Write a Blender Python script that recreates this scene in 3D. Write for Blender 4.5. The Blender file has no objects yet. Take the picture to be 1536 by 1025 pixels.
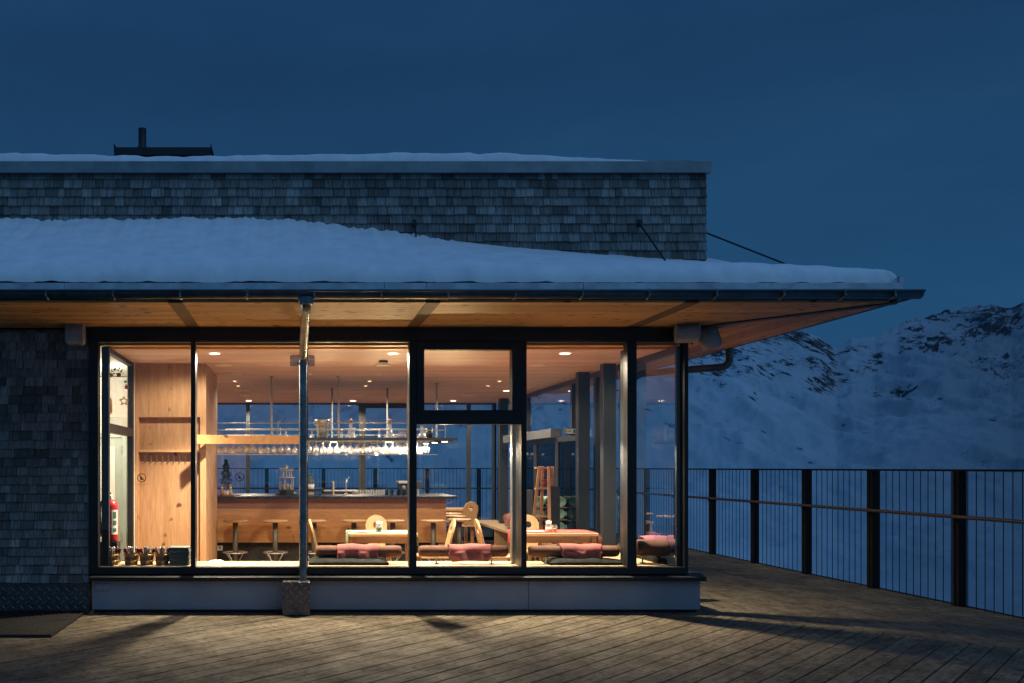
import bpy, bmesh, math, random
import numpy as np
from mathutils import Vector, Matrix
random.seed(7)
PI = math.pi
C = bpy.context.scene.collection
SC = bpy.context.scene
# the place is measured in metres: camera 1.55 m above the terrace, glass front at y = D
F, CX, HY, H = 1352.0, 445.0, 701.0, 1.55
D = 9.66
def PX(px, Y): return (px - CX) * Y / F
def PZ(py, Y): return H + (HY - py) * Y / F

# ------------------------------------------------------------------ materials
MATS = {}
def new_mat(name):
    m = bpy.data.materials.new(name); m.use_nodes = True
    nt = m.node_tree; b = nt.nodes['Principled BSDF']
    MATS[name] = m
    return m, nt, b
def N(nt, t, **kw):
    n = nt.nodes.new(t)
    for k, v in kw.items():
        if k in n.inputs: n.inputs[k].default_value = v
        else: setattr(n, k, v)
    return n
def ramp(nt, stops, fac=None, interp='LINEAR'):
    r = nt.nodes.new('ShaderNodeValToRGB'); r.color_ramp.interpolation = interp
    e = r.color_ramp.elements
    while len(e) < len(stops): e.new(0.5)
    for k, (p, c) in enumerate(stops):
        e[k].position = p; e[k].color = (*c, 1) if len(c) == 3 else c
    if fac is not None: nt.links.new(fac, r.inputs['Fac'])
    return r
def mixc(nt, a, b, fac, mode='MIX'):
    n = nt.nodes.new('ShaderNodeMix'); n.data_type = 'RGBA'; n.blend_type = mode
    for sock, val in ((n.inputs[0], fac), (n.inputs[6], a), (n.inputs[7], b)):
        if hasattr(val, 'node'): nt.links.new(val, sock)
        elif isinstance(val, tuple): sock.default_value = (*val, 1)
        else: sock.default_value = val
    return n.outputs[2]
def math_n(nt, op, a, b=None, c=None, clamp=False):
    n = nt.nodes.new('ShaderNodeMath'); n.operation = op; n.use_clamp = clamp
    for i, v in enumerate((a, b, c)):
        if v is None: continue
        if hasattr(v, 'node'): nt.links.new(v, n.inputs[i])
        else: n.inputs[i].default_value = v
    return n.outputs[0]
def coords(nt, scale=(1, 1, 1), rot=(0, 0, 0), kind='Object'):
    tc = N(nt, 'ShaderNodeTexCoord'); mp = N(nt, 'ShaderNodeMapping')
    mp.inputs['Scale'].default_value = scale; mp.inputs['Rotation'].default_value = rot
    nt.links.new(tc.outputs[kind], mp.inputs['Vector'])
    return mp.outputs['Vector']
def noise(nt, vec, scale, detail=4, rough=0.55, dist=0.0):
    n = N(nt, 'ShaderNodeTexNoise', Scale=scale, Detail=detail, Roughness=rough, Distortion=dist)
    nt.links.new(vec, n.inputs['Vector'])
    return n.outputs['Fac']
def bump(nt, b, h, strength=0.3, dist=0.01):
    n = N(nt, 'ShaderNodeBump', Strength=strength, Distance=dist)
    nt.links.new(h, n.inputs['Height']); nt.links.new(n.outputs['Normal'], b.inputs['Normal'])
def plain(name, col, rough=0.5, metal=0.0, var=0.12, scale=6, bmp=0.0):
    m, nt, b = new_mat(name)
    v = coords(nt)
    f = noise(nt, v, scale, 5)
    d = tuple(c * (1 - var) for c in col); l = tuple(min(1, c * (1 + var)) for c in col)
    r = ramp(nt, [(0.3, d), (0.7, l)], f)
    nt.links.new(r.outputs[0], b.inputs['Base Color'])
    b.inputs['Metallic'].default_value = metal
    rr = ramp(nt, [(0.3, (rough * .85,) * 3), (0.7, (min(1, rough * 1.15),) * 3)], noise(nt, v, scale * 2.3, 3))
    nt.links.new(rr.outputs[0], b.inputs['Roughness'])
    if bmp: bump(nt, b, noise(nt, v, scale * 8, 4), bmp, 0.004)
    return m
def wood(name, dark, light, stretch=(1, 12, 12), scale=3.0, rough=0.5, island=0.25, knots=None, knot_col=(0.08, 0.03, 0.01), kscale=3.0, kthr=0.70, bmp=0.15, fine=True):
    m, nt, b = new_mat(name)
    v = coords(nt, stretch)
    geo = N(nt, 'ShaderNodeNewGeometry'); ri = geo.outputs['Random Per Island']
    off = N(nt, 'ShaderNodeVectorMath', operation='ADD')
    comb = N(nt, 'ShaderNodeCombineXYZ')
    for k in range(3): nt.links.new(math_n(nt, 'MULTIPLY', ri, 17.0 + 7 * k), comb.inputs[k])
    nt.links.new(v, off.inputs[0]); nt.links.new(comb.outputs[0], off.inputs[1])
    v2 = off.outputs[0]
    f = noise(nt, v2, scale, 6, 0.6, 0.6)
    r = ramp(nt, [(0.25, dark), (0.5, tuple((a + c) / 2 for a, c in zip(dark, light))), (0.75, light)], f)
    col = r.outputs[0]
    if fine:
        g = noise(nt, v2, scale * 7, 3, 0.7)
        col = mixc(nt, col, ramp(nt, [(0.35, (0.6, 0.55, 0.5)), (0.6, (1, 1, 1))], g).outputs[0], 0.55, 'MULTIPLY')
    iv = ramp(nt, [(0, (1 - island,) * 3), (1, (1, 1, 1))], ri).outputs[0]
    col = mixc(nt, col, iv, 1.0, 'MULTIPLY')
    if knots:
        kv = coords(nt, knots)
        o2 = N(nt, 'ShaderNodeVectorMath', operation='ADD'); nt.links.new(kv, o2.inputs[0]); nt.links.new(comb.outputs[0], o2.inputs[1])
        wob = N(nt, 'ShaderNodeTexNoise', Scale=kscale * 2.0, Detail=2.0); nt.links.new(o2.outputs[0], wob.inputs['Vector'])
        o3 = N(nt, 'ShaderNodeVectorMath', operation='MULTIPLY_ADD'); nt.links.new(wob.outputs['Color'], o3.inputs[0]); o3.inputs[1].default_value = (.35 / kscale,) * 3; nt.links.new(o2.outputs[0], o3.inputs[2])
        vo = N(nt, 'ShaderNodeTexVoronoi', Scale=kscale); nt.links.new(o3.outputs[0], vo.inputs['Vector'])
        km = ramp(nt, [(kthr * .45, (1, 1, 1)), (kthr * .75, (.45, .45, .45)), (kthr, (0, 0, 0))], vo.outputs['Distance']).outputs[0]
        col = mixc(nt, col, knot_col, km)
    nt.links.new(col, b.inputs['Base Color'])
    b.inputs['Roughness'].default_value = rough
    if bmp: bump(nt, b, f, bmp, 0.004)
    return m
def glass(name, tint=(1, 1, 1), r0=0.06, rough=0.0, gcol=(1, 1, 1), power=5.0, dirt=0.0, milk=0.0):
    m, nt, b = new_mat(name); nt.nodes.remove(b)
    out = [n for n in nt.nodes if n.type == 'OUTPUT_MATERIAL'][0]
    lw = N(nt, 'ShaderNodeLayerWeight', Blend=0.5)
    fz = math_n(nt, 'POWER', lw.outputs['Facing'], power)
    fr = math_n(nt, 'MULTIPLY_ADD', fz, 0.85, r0, clamp=True)
    t = N(nt, 'ShaderNodeBsdfTransparent', Color=(*tint, 1))
    g = N(nt, 'ShaderNodeBsdfGlossy', Color=(*gcol, 1), Roughness=rough)
    mx = N(nt, 'ShaderNodeMixShader')
    nt.links.new(fr, mx.inputs[0]); nt.links.new(t.outputs[0], mx.inputs[1]); nt.links.new(g.outputs[0], mx.inputs[2])
    last = mx.outputs[0]
    if dirt:
        d = N(nt, 'ShaderNodeBsdfDiffuse', Color=(.8, .8, .82, 1)); m2 = N(nt, 'ShaderNodeMixShader')
        v = coords(nt, (1, 1, .35))
        df = ramp(nt, [(0.4, (0, 0, 0)), (0.8, (dirt,) * 3)], noise(nt, v, 2.2, 6, 0.65)).outputs[0]
        nt.links.new(df, m2.inputs[0]); nt.links.new(last, m2.inputs[1]); nt.links.new(d.outputs[0], m2.inputs[2]); last = m2.outputs[0]
    if milk:
        d = N(nt, 'ShaderNodeBsdfDiffuse', Color=(.9, .88, .84, 1)); tr = N(nt, 'ShaderNodeBsdfTranslucent', Color=(.9, .88, .84, 1)); a = N(nt, 'ShaderNodeMixShader', Fac=.5) if False else nt.nodes.new('ShaderNodeAddShader')
        nt.links.new(d.outputs[0], a.inputs[0]); nt.links.new(tr.outputs[0], a.inputs[1])
        m2 = nt.nodes.new('ShaderNodeMixShader'); f2 = math_n(nt, 'MULTIPLY_ADD', lw.outputs['Facing'], milk * 2.5, milk * .4, clamp=True)
        nt.links.new(f2, m2.inputs[0]); nt.links.new(last, m2.inputs[1]); nt.links.new(a.outputs[0], m2.inputs[2]); last = m2.outputs[0]
    nt.links.new(last, out.inputs[0])
    return m
def emit(name, col, strength):
    m, nt, b = new_mat(name)
    b.inputs['Base Color'].default_value = (*col, 1)
    b.inputs['Emission Color'].default_value = (*col, 1)
    b.inputs['Emission Strength'].default_value = strength
    return m

M_black = plain('black_metal', (0.008, 0.009, 0.010), 0.5, 0.0, 0.2)
M_frame_in = plain('grey_steel', (0.042, 0.048, 0.05), 0.34, 0.5, 0.1, 1)
M_zinc = plain('zinc_sheet', (0.52, 0.56, 0.62), 0.5, 0.3, 0.28, 5)
M_gutter = plain('gutter_metal', (0.085, 0.105, 0.125), 0.38, 0.6, 0.3, 7)
M_fascia = plain('fascia_metal', (0.25, 0.28, 0.30), 0.5, 0.35, 0.25, 4)
M_plinth = plain('plinth_panel', (0.25, 0.28, 0.32), 0.55, 0.1, 0.14, 1.6)
M_steel = plain('brushed_steel', (0.50, 0.50, 0.49), 0.34, 0.7, 0.04, 3)
M_rod = plain('satin_rod', (0.30, 0.31, 0.31), 0.42, 0.35, 0.06, 3)
M_colsteel = plain('column_steel', (0.34, 0.34, 0.32), 0.33, 0.75, 0.04, 1)
M_rail = wood('handrail_wood', (0.05, 0.028, 0.016), (0.11, 0.065, 0.035), (12, .9, 12), 2.5, 0.4, 0.2)
M_benchwood = None
M_galv = plain('galvanised_pipe', (0.20, 0.235, 0.26), 0.3, 0.8, 0.35, 9)
M_speaker = plain('speaker_grey', (0.36, 0.37, 0.38), 0.6, 0.0, 0.15, 8)
M_white = plain('white_plaster', (0.75, 0.73, 0.66), 0.8, 0.0, 0.05, 2)
M_doorg = plain('door_paint', (0.42, 0.46, 0.40), 0.5, 0.0, 0.08, 3)
M_olive = plain('stool_pedestal_paint', (0.10, 0.10, 0.078), 0.45, 0.3, 0.1)
M_kick = plain('dark_kick_board', (0.03, 0.028, 0.024), 0.75, 0.0, 0.5, 30)
M_top = plain('black_stone_top', (0.018, 0.018, 0.018), 0.28, 0.0, 0.3, 12)
M_red = plain('extinguisher_red', (0.42, 0.012, 0.014), 0.3, 0.0, 0.15, 5)
M_rubber = plain('black_rubber', (0.012, 0.012, 0.012), 0.7)
M_leather = plain('brown_leather', (0.125, 0.062, 0.044), 0.65, 0.0, 0.22, 9, 0.25)
M_cushion = plain('dark_green_leather', (0.006, 0.009, 0.008), 0.7, 0.0, 0.3, 9, 0.2)
for _m in (M_leather, M_cushion): _m.node_tree.nodes['Principled BSDF'].inputs['Specular IOR Level'].default_value = 0.12
M_pink = plain('rose_wool', (0.28, 0.088, 0.082), 0.95, 0.0, 0.16, 14, 0.5)
M_mauve = plain('mauve_wool', (0.26, 0.10, 0.14), 0.95, 0.0, 0.16, 14, 0.5)
M_greenwool = plain('green_fleece', (0.27, 0.45, 0.40), 0.95, 0.0, 0.45, 10, 0.5)
M_greencloth = plain('green_runner', (0.24, 0.38, 0.27), 0.9, 0.0, 0.1, 20)
M_redcloth = plain('red_runner', (0.42, 0.06, 0.05), 0.9, 0.0, 0.1, 20)
M_paper = plain('paper_white', (0.78, 0.76, 0.72), 0.8, 0.0, 0.06)
M_menu = plain('grey_green_menu', (0.12, 0.14, 0.12), 0.7, 0.0, 0.25)
M_brass = plain('brass_hoop', (0.38, 0.26, 0.11), 0.35, 0.8, 0.2)
M_napkin = plain('dark_red_napkin', (0.16, 0.02, 0.025), 0.9)
M_bottle = glass('green_bottle_glass', (0.10, 0.25, 0.14), 0.10)
M_darkleaf = plain('conifer_needles', (0.02, 0.04, 0.022), 0.8, 0.0, 0.4, 20)
M_leafy = plain('pale_leaf', (0.20, 0.24, 0.08), 0.6, 0.0, 0.4, 20)
M_silver = plain('silver_birch_wood', (0.45, 0.36, 0.26), 0.5, 0.1, 0.2, 12)
M_decalred = plain('sign_red', (0.30, 0.04, 0.05), 0.6)
M_decaldark = plain('sign_brown', (0.05, 0.018, 0.012), 0.6)
M_label = plain('label_green', (0.05, 0.16, 0.07), 0.6)
M_pane = glass('window_glass', (0.985, 0.99, 0.985), 0.045, dirt=0.006)
M_pane2 = glass('inner_glass', (0.93, 0.955, 0.95), 0.09, power=3.5)
M_paned = glass('darkened_door_glass', (0.05, 0.055, 0.06), 0.03, gcol=(.6, .6, .6))  # darkness of the vestibule behind the door put into the glass tint
M_crystal = glass('clear_crystal', (0.94, 0.94, 0.93), 0.12, 0.10, (1, .97, .92), 1.6, milk=0.07)
M_exitglass = glass('frosted_acrylic', (0.50, 0.56, 0.66), 0.08, 0.2)
M_lens = emit('lamp_lens_warm', (1.0, 0.86, 0.64), 16)
M_lens_s = emit('small_lamp_lens', (1.0, 0.78, 0.5), 9)
M_disc = plain('white_disc_lacquer', (0.72, 0.66, 0.58), 0.6, 0.0, 0.05)
M_grille = None

# shingles: each shingle an island with its own weathering
def shingle_mat():
    m, nt, b = new_mat('weathered_shingle')
    geo = N(nt, 'ShaderNodeNewGeometry'); ri = geo.outputs['Random Per Island']
    v = coords(nt, (38, 10, 1.6))
    comb = N(nt, 'ShaderNodeCombineXYZ')
    for k in range(3): nt.links.new(math_n(nt, 'MULTIPLY', ri, 31.0 + 11 * k), comb.inputs[k])
    off = N(nt, 'ShaderNodeVectorMath', operation='ADD'); nt.links.new(v, off.inputs[0]); nt.links.new(comb.outputs[0], off.inputs[1])
    f = noise(nt, off.outputs[0], 2.4, 5, 0.65)
    base = ramp(nt, [(0.0, (0.125, 0.118, 0.108)), (0.2, (0.215, 0.205, 0.19)), (0.6, (0.285, 0.275, 0.26)), (0.88, (0.36, 0.35, 0.335)), (1, (0.43, 0.42, 0.40))], ri).outputs[0]
    st = ramp(nt, [(0.30, (0.28, 0.27, 0.26)), (0.65, (1.1, 1.1, 1.1))], f).outputs[0]
    col = mixc(nt, base, st, 1.0, 'MULTIPLY')
    big = ramp(nt, [(0.35, (0.72, 0.72, 0.72)), (0.65, (1.1, 1.1, 1.1))], noise(nt, coords(nt), 0.9, 3)).outputs[0]
    col = mixc(nt, col, big, 1.0, 'MULTIPLY')
    nt.links.new(col, b.inputs['Base Color']); b.inputs['Roughness'].default_value = 0.8
    bump(nt, b, f, 0.5, 0.004)
    return m
M_shingle = shingle_mat()
M_fence = plain('fence_black', (0.007, 0.008, 0.009), 0.8); M_fence.node_tree.nodes['Principled BSDF'].inputs['Specular IOR Level'].default_value = .15
M_under = plain('dark_batten', (0.02, 0.02, 0.02), 0.9)
M_soffit = wood('soffit_larch', (0.54, 0.29, 0.10), (0.90, 0.56, 0.24), (0.8, 14, 14), 2.2, 0.55, 0.34, (.5, 1, 1), (0.10, 0.035, 0.012), 9.0, 0.25, 0.1)
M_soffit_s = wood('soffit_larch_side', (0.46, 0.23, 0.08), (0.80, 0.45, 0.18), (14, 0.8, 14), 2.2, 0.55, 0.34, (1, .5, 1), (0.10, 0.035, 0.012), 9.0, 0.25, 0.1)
M_beam = wood('soffit_beam', (0.075, 0.045, 0.025), (0.17, 0.105, 0.055), (12, 1.5, 12), 2.0, 0.6, 0.1)
M_ceil = wood('ceiling_boards', (0.58, 0.41, 0.37), (0.80, 0.59, 0.55), (0.7, 10, 10), 2.0, 0.6, 0.22, (.4, 1, 1), (0.30, 0.18, 0.14), 5.0, 0.13, 0.05)
M_bench = wood('bench_larch', (0.48, 0.33, 0.18), (0.62, 0.45, 0.26), (0.8, 10, 10), 2.2, 0.5, 0.05)
M_lintel = wood('lintel_larch', (0.50, 0.24, 0.06), (0.85, 0.46, 0.15), (0.8, 14, 14), 2.0, 0.5, 0.05)
M_panel = wood('knotty_panel', (0.40, 0.22, 0.105), (0.60, 0.37, 0.205), (7, 7, 0.55), 1.3, 0.5, 0.10, (1, 1, .8), (0.10, 0.045, 0.02), 4.2, 0.16, 0.08)
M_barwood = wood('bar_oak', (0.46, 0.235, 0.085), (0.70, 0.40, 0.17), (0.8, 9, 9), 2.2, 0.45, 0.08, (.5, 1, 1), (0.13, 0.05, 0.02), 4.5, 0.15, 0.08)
M_barwood_d = wood('bar_oak_dark', (0.20, 0.085, 0.045), (0.33, 0.16, 0.085), (0.8, 9, 9), 2.2, 0.45, 0.08, (.5, 1, 1), (0.07, 0.03, 0.014), 4.5, 0.15, 0.08)  # darker oak for the top band and the jamb lining
M_pine = wood('pale_pine', (0.46, 0.28, 0.13), (0.62, 0.41, 0.21), (0.9, 10, 10), 2.2, 0.45, 0.08)
M_pinev = wood('pale_pine_upright', (0.37, 0.215, 0.095), (0.52, 0.325, 0.155), (10, 10, 0.9), 2.2, 0.45, 0.08)
M_floor = wood('floor_oak', (0.34, 0.19, 0.09), (0.52, 0.32, 0.16), (0.8, 9, 9), 2.0, 0.4, 0.3)
M_bucket = wood('bucket_staves', (0.16, 0.085, 0.04), (0.34, 0.20, 0.10), (12, 12, 1), 3.0, 0.5, 0.5)
M_ladder = wood('ladder_wood', (0.34, 0.175, 0.075), (0.50, 0.275, 0.13), (10, 10, 1), 2.5, 0.5, 0.2)
def deck_mat(name, stretch):
    m, nt, b = new_mat(name)
    geo = N(nt, 'ShaderNodeNewGeometry'); ri = geo.outputs['Random Per Island']
    comb = N(nt, 'ShaderNodeCombineXYZ')
    for k in range(3): nt.links.new(math_n(nt, 'MULTIPLY', ri, 23.0 + 9 * k), comb.inputs[k])
    off = N(nt, 'ShaderNodeVectorMath', operation='ADD'); nt.links.new(coords(nt, stretch), off.inputs[0]); nt.links.new(comb.outputs[0], off.inputs[1])
    f = noise(nt, off.outputs[0], 3.0, 7, 0.7, 0.4)
    r = ramp(nt, [(0.22, (0.038, 0.032, 0.022)), (0.5, (0.155, 0.128, 0.089)), (0.78, (0.285, 0.236, 0.17))], f).outputs[0]
    iv = ramp(nt, [(0, (0.8, 0.8, 0.8)), (1, (1.02, 1.01, 1.0))], ri).outputs[0]
    col = mixc(nt, r, iv, 1.0, 'MULTIPLY')
    blot = ramp(nt, [(0.36, (0.38, 0.37, 0.36)), (0.60, (1.05, 1.05, 1.05))], noise(nt, coords(nt), 2.6, 9, 0.72)).outputs[0]
    col = mixc(nt, col, blot, 0.8, 'MULTIPLY')
    speck = ramp(nt, [(0.50, (1, 1, 1)), (0.66, (0.22, 0.21, 0.2))], noise(nt, coords(nt), 15, 4, 0.65)).outputs[0]
    col = mixc(nt, col, speck, 0.8, 'MULTIPLY')
    nt.links.new(col, b.inputs['Base Color'])
    rr = ramp(nt, [(0.3, (0.62,) * 3), (0.7, (0.9,) * 3)], noise(nt, coords(nt), 3, 4)).outputs[0]
    nt.links.new(rr, b.inputs['Roughness'])
    b.inputs['Specular IOR Level'].default_value = 0.15
    h = mixc(nt, f, noise(nt, coords(nt), 40, 3), 0.4)
    bump(nt, b, h, 0.7, 0.006)
    return m
M_deck = deck_mat('deck_boards', (0.9, 16, 16))
M_deck_s = deck_mat('deck_boards_side', (16, 0.9, 16))
def snow_mat():
    m, nt, b = new_mat('fresh_snow')
    v = coords(nt)
    f = noise(nt, v, 5, 6, 0.6); g = noise(nt, coords(nt, (1.2, 5, 5)), 4, 5, 0.65)
    r = ramp(nt, [(0.3, (0.74, 0.76, 0.80)), (0.65, (0.90, 0.91, 0.92))], f).outputs[0]
    nt.links.new(r, b.inputs['Base Color']); b.inputs['Roughness'].default_value = 0.85
    h = mixc(nt, mixc(nt, f, g, 0.5), noise(nt, v, 45, 3, 0.6), 0.25)
    bump(nt, b, h, 0.11, 0.03)
    return m
M_snow = snow_mat()
def tread_mat():
    m, nt, b = new_mat('tread_plate')
    def bars(rot):
        v = coords(nt, (1, 1, 1), (0, rot, 0))
        s = N(nt, 'ShaderNodeSeparateXYZ'); nt.links.new(v, s.inputs[0])
        return s.outputs[0], s.outputs[2]
    p, q = bars(PI / 4)
    P = 0.068
    a = math_n(nt, 'MODULO', math_n(nt, 'ADD', math_n(nt, 'DIVIDE', p, P), 100), 1.0)
    c = math_n(nt, 'MODULO', math_n(nt, 'ADD', math_n(nt, 'DIVIDE', q, P), 100), 1.0)
    ia = math_n(nt, 'FLOOR', math_n(nt, 'ADD', math_n(nt, 'DIVIDE', p, P), 100)); ic = math_n(nt, 'FLOOR', math_n(nt, 'ADD', math_n(nt, 'DIVIDE', q, P), 100))
    par = math_n(nt, 'MODULO', math_n(nt, 'ADD', ia, ic), 2.0)
    def lens(u, w):
        du = math_n(nt, 'ABSOLUTE', math_n(nt, 'SUBTRACT', u, 0.5)); dw = math_n(nt, 'ABSOLUTE', math_n(nt, 'SUBTRACT', w, 0.5))
        e = math_n(nt, 'ADD', math_n(nt, 'MULTIPLY', math_n(nt, 'MULTIPLY', du, du), 3.6), math_n(nt, 'MULTIPLY', math_n(nt, 'MULTIPLY', dw, dw), 50.0))
        return math_n(nt, 'SUBTRACT', 1.0, e, clamp=True)
    l1 = lens(a, c); l2 = lens(c, a)
    hgt = math_n(nt, 'ADD', math_n(nt, 'MULTIPLY', l1, par), math_n(nt, 'MULTIPLY', l2, math_n(nt, 'SUBTRACT', 1.0, par)))
    col = mixc(nt, ramp(nt, [(0.3, (0.08, 0.08, 0.08)), (0.7, (0.15, 0.145, 0.135))], noise(nt, coords(nt), 9, 5)).outputs[0], (0.34, 0.32, 0.30), hgt)
    nt.links.new(col, b.inputs['Base Color']); b.inputs['Metallic'].default_value = 0.7; b.inputs['Roughness'].default_value = 0.42
    bump(nt, b, hgt, 1.0, 0.012)
    return m
M_tread = tread_mat()
def grille_mat():
    m, nt, b = new_mat('vent_grille')
    v = coords(nt)
    vo = N(nt, 'ShaderNodeTexVoronoi', Scale=55.0); nt.links.new(v, vo.inputs['Vector'])
    r = ramp(nt, [(0.25, (0.06, 0.05, 0.05)), (0.4, (0.6, 0.56, 0.5))], vo.outputs['Distance']).outputs[0]
    nt.links.new(r, b.inputs['Base Color']); b.inputs['Roughness'].default_value = 0.6
    return m
M_grille = grille_mat()

# ------------------------------------------------------------------ mesh builder
class MB:
    def __init__(s): s.v = []; s.f = []; s.s = []
    def add(s, vs, fs, sm=False):
        o = len(s.v); s.v += [tuple(p) for p in vs]
        for f in fs:
            s.f.append(tuple(i + o for i in f)); s.s.append(sm)
        return s
    def box(s, x0, y0, z0, x1, y1, z1):
        vs = [(x, y, z) for z in (z0, z1) for y in (y0, y1) for x in (x0, x1)]
        return s.add(vs, [(0, 2, 3, 1), (4, 5, 7, 6), (0, 1, 5, 4), (2, 6, 7, 3), (0, 4, 6, 2), (1, 3, 7, 5)])
    def bar(s, a, b, w, h, up=(0, 0, 1)):
        a = Vector(a); b = Vector(b); d = (b - a).normalized(); u = Vector(up)
        if abs(d.dot(u)) > 0.95: u = Vector((0, 1, 0))
        x = d.cross(u).normalized(); y = x.cross(d).normalized()
        vs = [p + x * i * w / 2 + y * j * h / 2 for p in (a, b) for j in (-1, 1) for i in (-1, 1)]
        return s.add(vs, [(0, 2, 3, 1), (4, 5, 7, 6), (0, 1, 5, 4), (2, 6, 7, 3), (0, 4, 6, 2), (1, 3, 7, 5)])
    def cyl(s, a, b, r0, r1=None, n=16, caps=True, sm=True):
        r1 = r0 if r1 is None else r1
        a = Vector(a); b = Vector(b); d = (b - a).normalized()
        u = Vector((0, 0, 1)) if abs(d.z) < 0.9 else Vector((1, 0, 0))
        x = d.cross(u).normalized(); y = x.cross(d).normalized()
        ring = [(math.cos(2 * PI * k / n), math.sin(2 * PI * k / n)) for k in range(n)]
        vs = [a + (x * c + y * q) * r0 for c, q in ring] + [b + (x * c + y * q) * r1 for c, q in ring]
        s.add(vs, [(k, (k + 1) % n, n + (k + 1) % n, n + k) for k in range(n)], sm)
        if caps:
            s.add(vs[:n], [tuple(range(n))]); s.add(vs[n:], [tuple(range(n))])
        return s
    def tube(s, pts, r, n=10, caps=True):
        pts = [Vector(p) for p in pts]; rings = []
        u = None
        for i, p in enumerate(pts):
            d = (pts[min(i + 1, len(pts) - 1)] - pts[max(i - 1, 0)]).normalized()
            if u is None: u = Vector((0, 0, 1)) if abs(d.z) < 0.9 else Vector((1, 0, 0))
            x = d.cross(u).normalized(); y = x.cross(d).normalized(); u = y
            rr = r[i] if isinstance(r, (list, tuple)) else r
            rings.append([p + (x * math.cos(2 * PI * k / n) + y * math.sin(2 * PI * k / n)) * rr for k in range(n)])
        vs = [q for g in rings for q in g]
        fs = [(i * n + k, i * n + (k + 1) % n, (i + 1) * n + (k + 1) % n, (i + 1) * n + k) for i in range(len(pts) - 1) for k in range(n)]
        s.add(vs, fs, True)
        if caps: s.add(rings[0], [tuple(range(n))]); s.add(rings[-1], [tuple(range(n))])
        return s
    def lathe(s, prof, c=(0, 0, 0), n=20, axis='z', sm=True):
        vs = []
        for r, z in prof:
            for k in range(n):
                a = 2 * PI * k / n; p = (r * math.cos(a), r * math.sin(a), z)
                if axis == 'x': p = (p[2], p[0], p[1])
                elif axis == 'y': p = (p[0], p[2], p[1])
                vs.append((c[0] + p[0], c[1] + p[1], c[2] + p[2]))
        fs = [(i * n + k, i * n + (k + 1) % n, (i + 1) * n + (k + 1) % n, (i + 1) * n + k) for i in range(len(prof) - 1) for k in range(n)]
        return s.add(vs, fs, sm)
    def torus(s, c, R, r, n=28, m=8):
        vs = [(c[0] + (R + r * math.cos(b)) * math.cos(a), c[1] + (R + r * math.cos(b)) * math.sin(a), c[2] + r * math.sin(b))
              for a in [2 * PI * i / n for i in range(n)] for b in [2 * PI * j / m for j in range(m)]]
        fs = [(i * m + j, ((i + 1) % n) * m + j, ((i + 1) % n) * m + (j + 1) % m, i * m + (j + 1) % m) for i in range(n) for j in range(m)]
        return s.add(vs, fs, True)
    def prism(s, poly, d0, d1, plane='xz', holes=False):
        def P(p, d):
            return {'xz': (p[0], d, p[1]), 'yz': (d, p[0], p[1]), 'xy': (p[0], p[1], d)}[plane]
        n = len(poly)
        vs = [P(p, d0) for p in poly] + [P(p, d1) for p in poly]
        return s.add(vs, [tuple(range(n)), tuple(range(n, 2 * n))] + [(k, (k + 1) % n, n + (k + 1) % n, n + k) for k in range(n)])
    def ring_prism(s, outer, inner, d0, d1, plane='xz'):
        def P(p, d):
            return {'xz': (p[0], d, p[1]), 'yz': (d, p[0], p[1]), 'xy': (p[0], p[1], d)}[plane]
        n = len(outer)
        vs = [P(p, d) for d in (d0, d1) for L in (outer, inner) for p in L]
        fs = []
        for k in range(n):
            j = (k + 1) % n
            fs += [(k, j, n + j, n + k), (2 * n + k, 3 * n + k, 3 * n + j, 2 * n + j), (k, 2 * n + k, 2 * n + j, j), (n + k, n + j, 3 * n + j, 3 * n + k)]
        return s.add(vs, fs)
    def grid(s, rows, sm=True):
        n = len(rows[0]); vs = [p for r in rows for p in r]
        return s.add(vs, [(i * n + k, i * n + k + 1, (i + 1) * n + k + 1, (i + 1) * n + k) for i in range(len(rows) - 1) for k in range(n - 1)], sm)
    def xform(s, mat):
        s.v = [tuple(mat @ Vector(p)) for p in s.v]; return s

ORG = {}
def org(o): return ORG.get(o.name, Vector((0, 0, 0)))
def build(name, mb, mat, parent=None, bevel=0.0, solid=0.0, sub=0, label=None, local=False):
    off = org(parent) if parent is not None and not local else Vector((0, 0, 0))
    me = bpy.data.meshes.new(name)
    me.from_pydata([(p[0] - off.x, p[1] - off.y, p[2] - off.z) for p in mb.v], [], mb.f)
    me.polygons.foreach_set('use_smooth', mb.s)
    bm = bmesh.new(); bm.from_mesh(me)
    bmesh.ops.recalc_face_normals(bm, faces=bm.faces); bm.to_mesh(me); bm.free()
    me.materials.append(mat)
    o = bpy.data.objects.new(name, me); C.objects.link(o)
    if parent is not None:
        o.parent = parent; ORG[o.name] = off
    if solid:
        md = o.modifiers.new('solid', 'SOLIDIFY'); md.thickness = solid; md.offset = 0
    if sub:
        md = o.modifiers.new('sub', 'SUBSURF'); md.levels = sub; md.render_levels = sub
    if bevel:
        md = o.modifiers.new('bevel', 'BEVEL'); md.width = bevel; md.segments = 2; md.limit_method = 'ANGLE'; md.angle_limit = 0.7
        md.harden_normals = False
    if label: o['label'] = label
    return o
def tag(o, label, cat, group=None):
    o['label'] = label; o['category'] = cat
    if group: o['group'] = group
    return o
def thing(name, label, cat, loc=(0, 0, 0), rz=0.0, group=None):
    o = bpy.data.objects.new(name, None); C.objects.link(o)
    o.empty_display_size = 0.1
    o.location = loc; o.rotation_euler = (0, 0, rz)
    ORG[o.name] = Vector(loc)
    return tag(o, label, cat, group)
def struct(name, mb, mat, **k):
    o = build(name, mb, mat, **k); o['kind'] = 'structure'; return o
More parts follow.
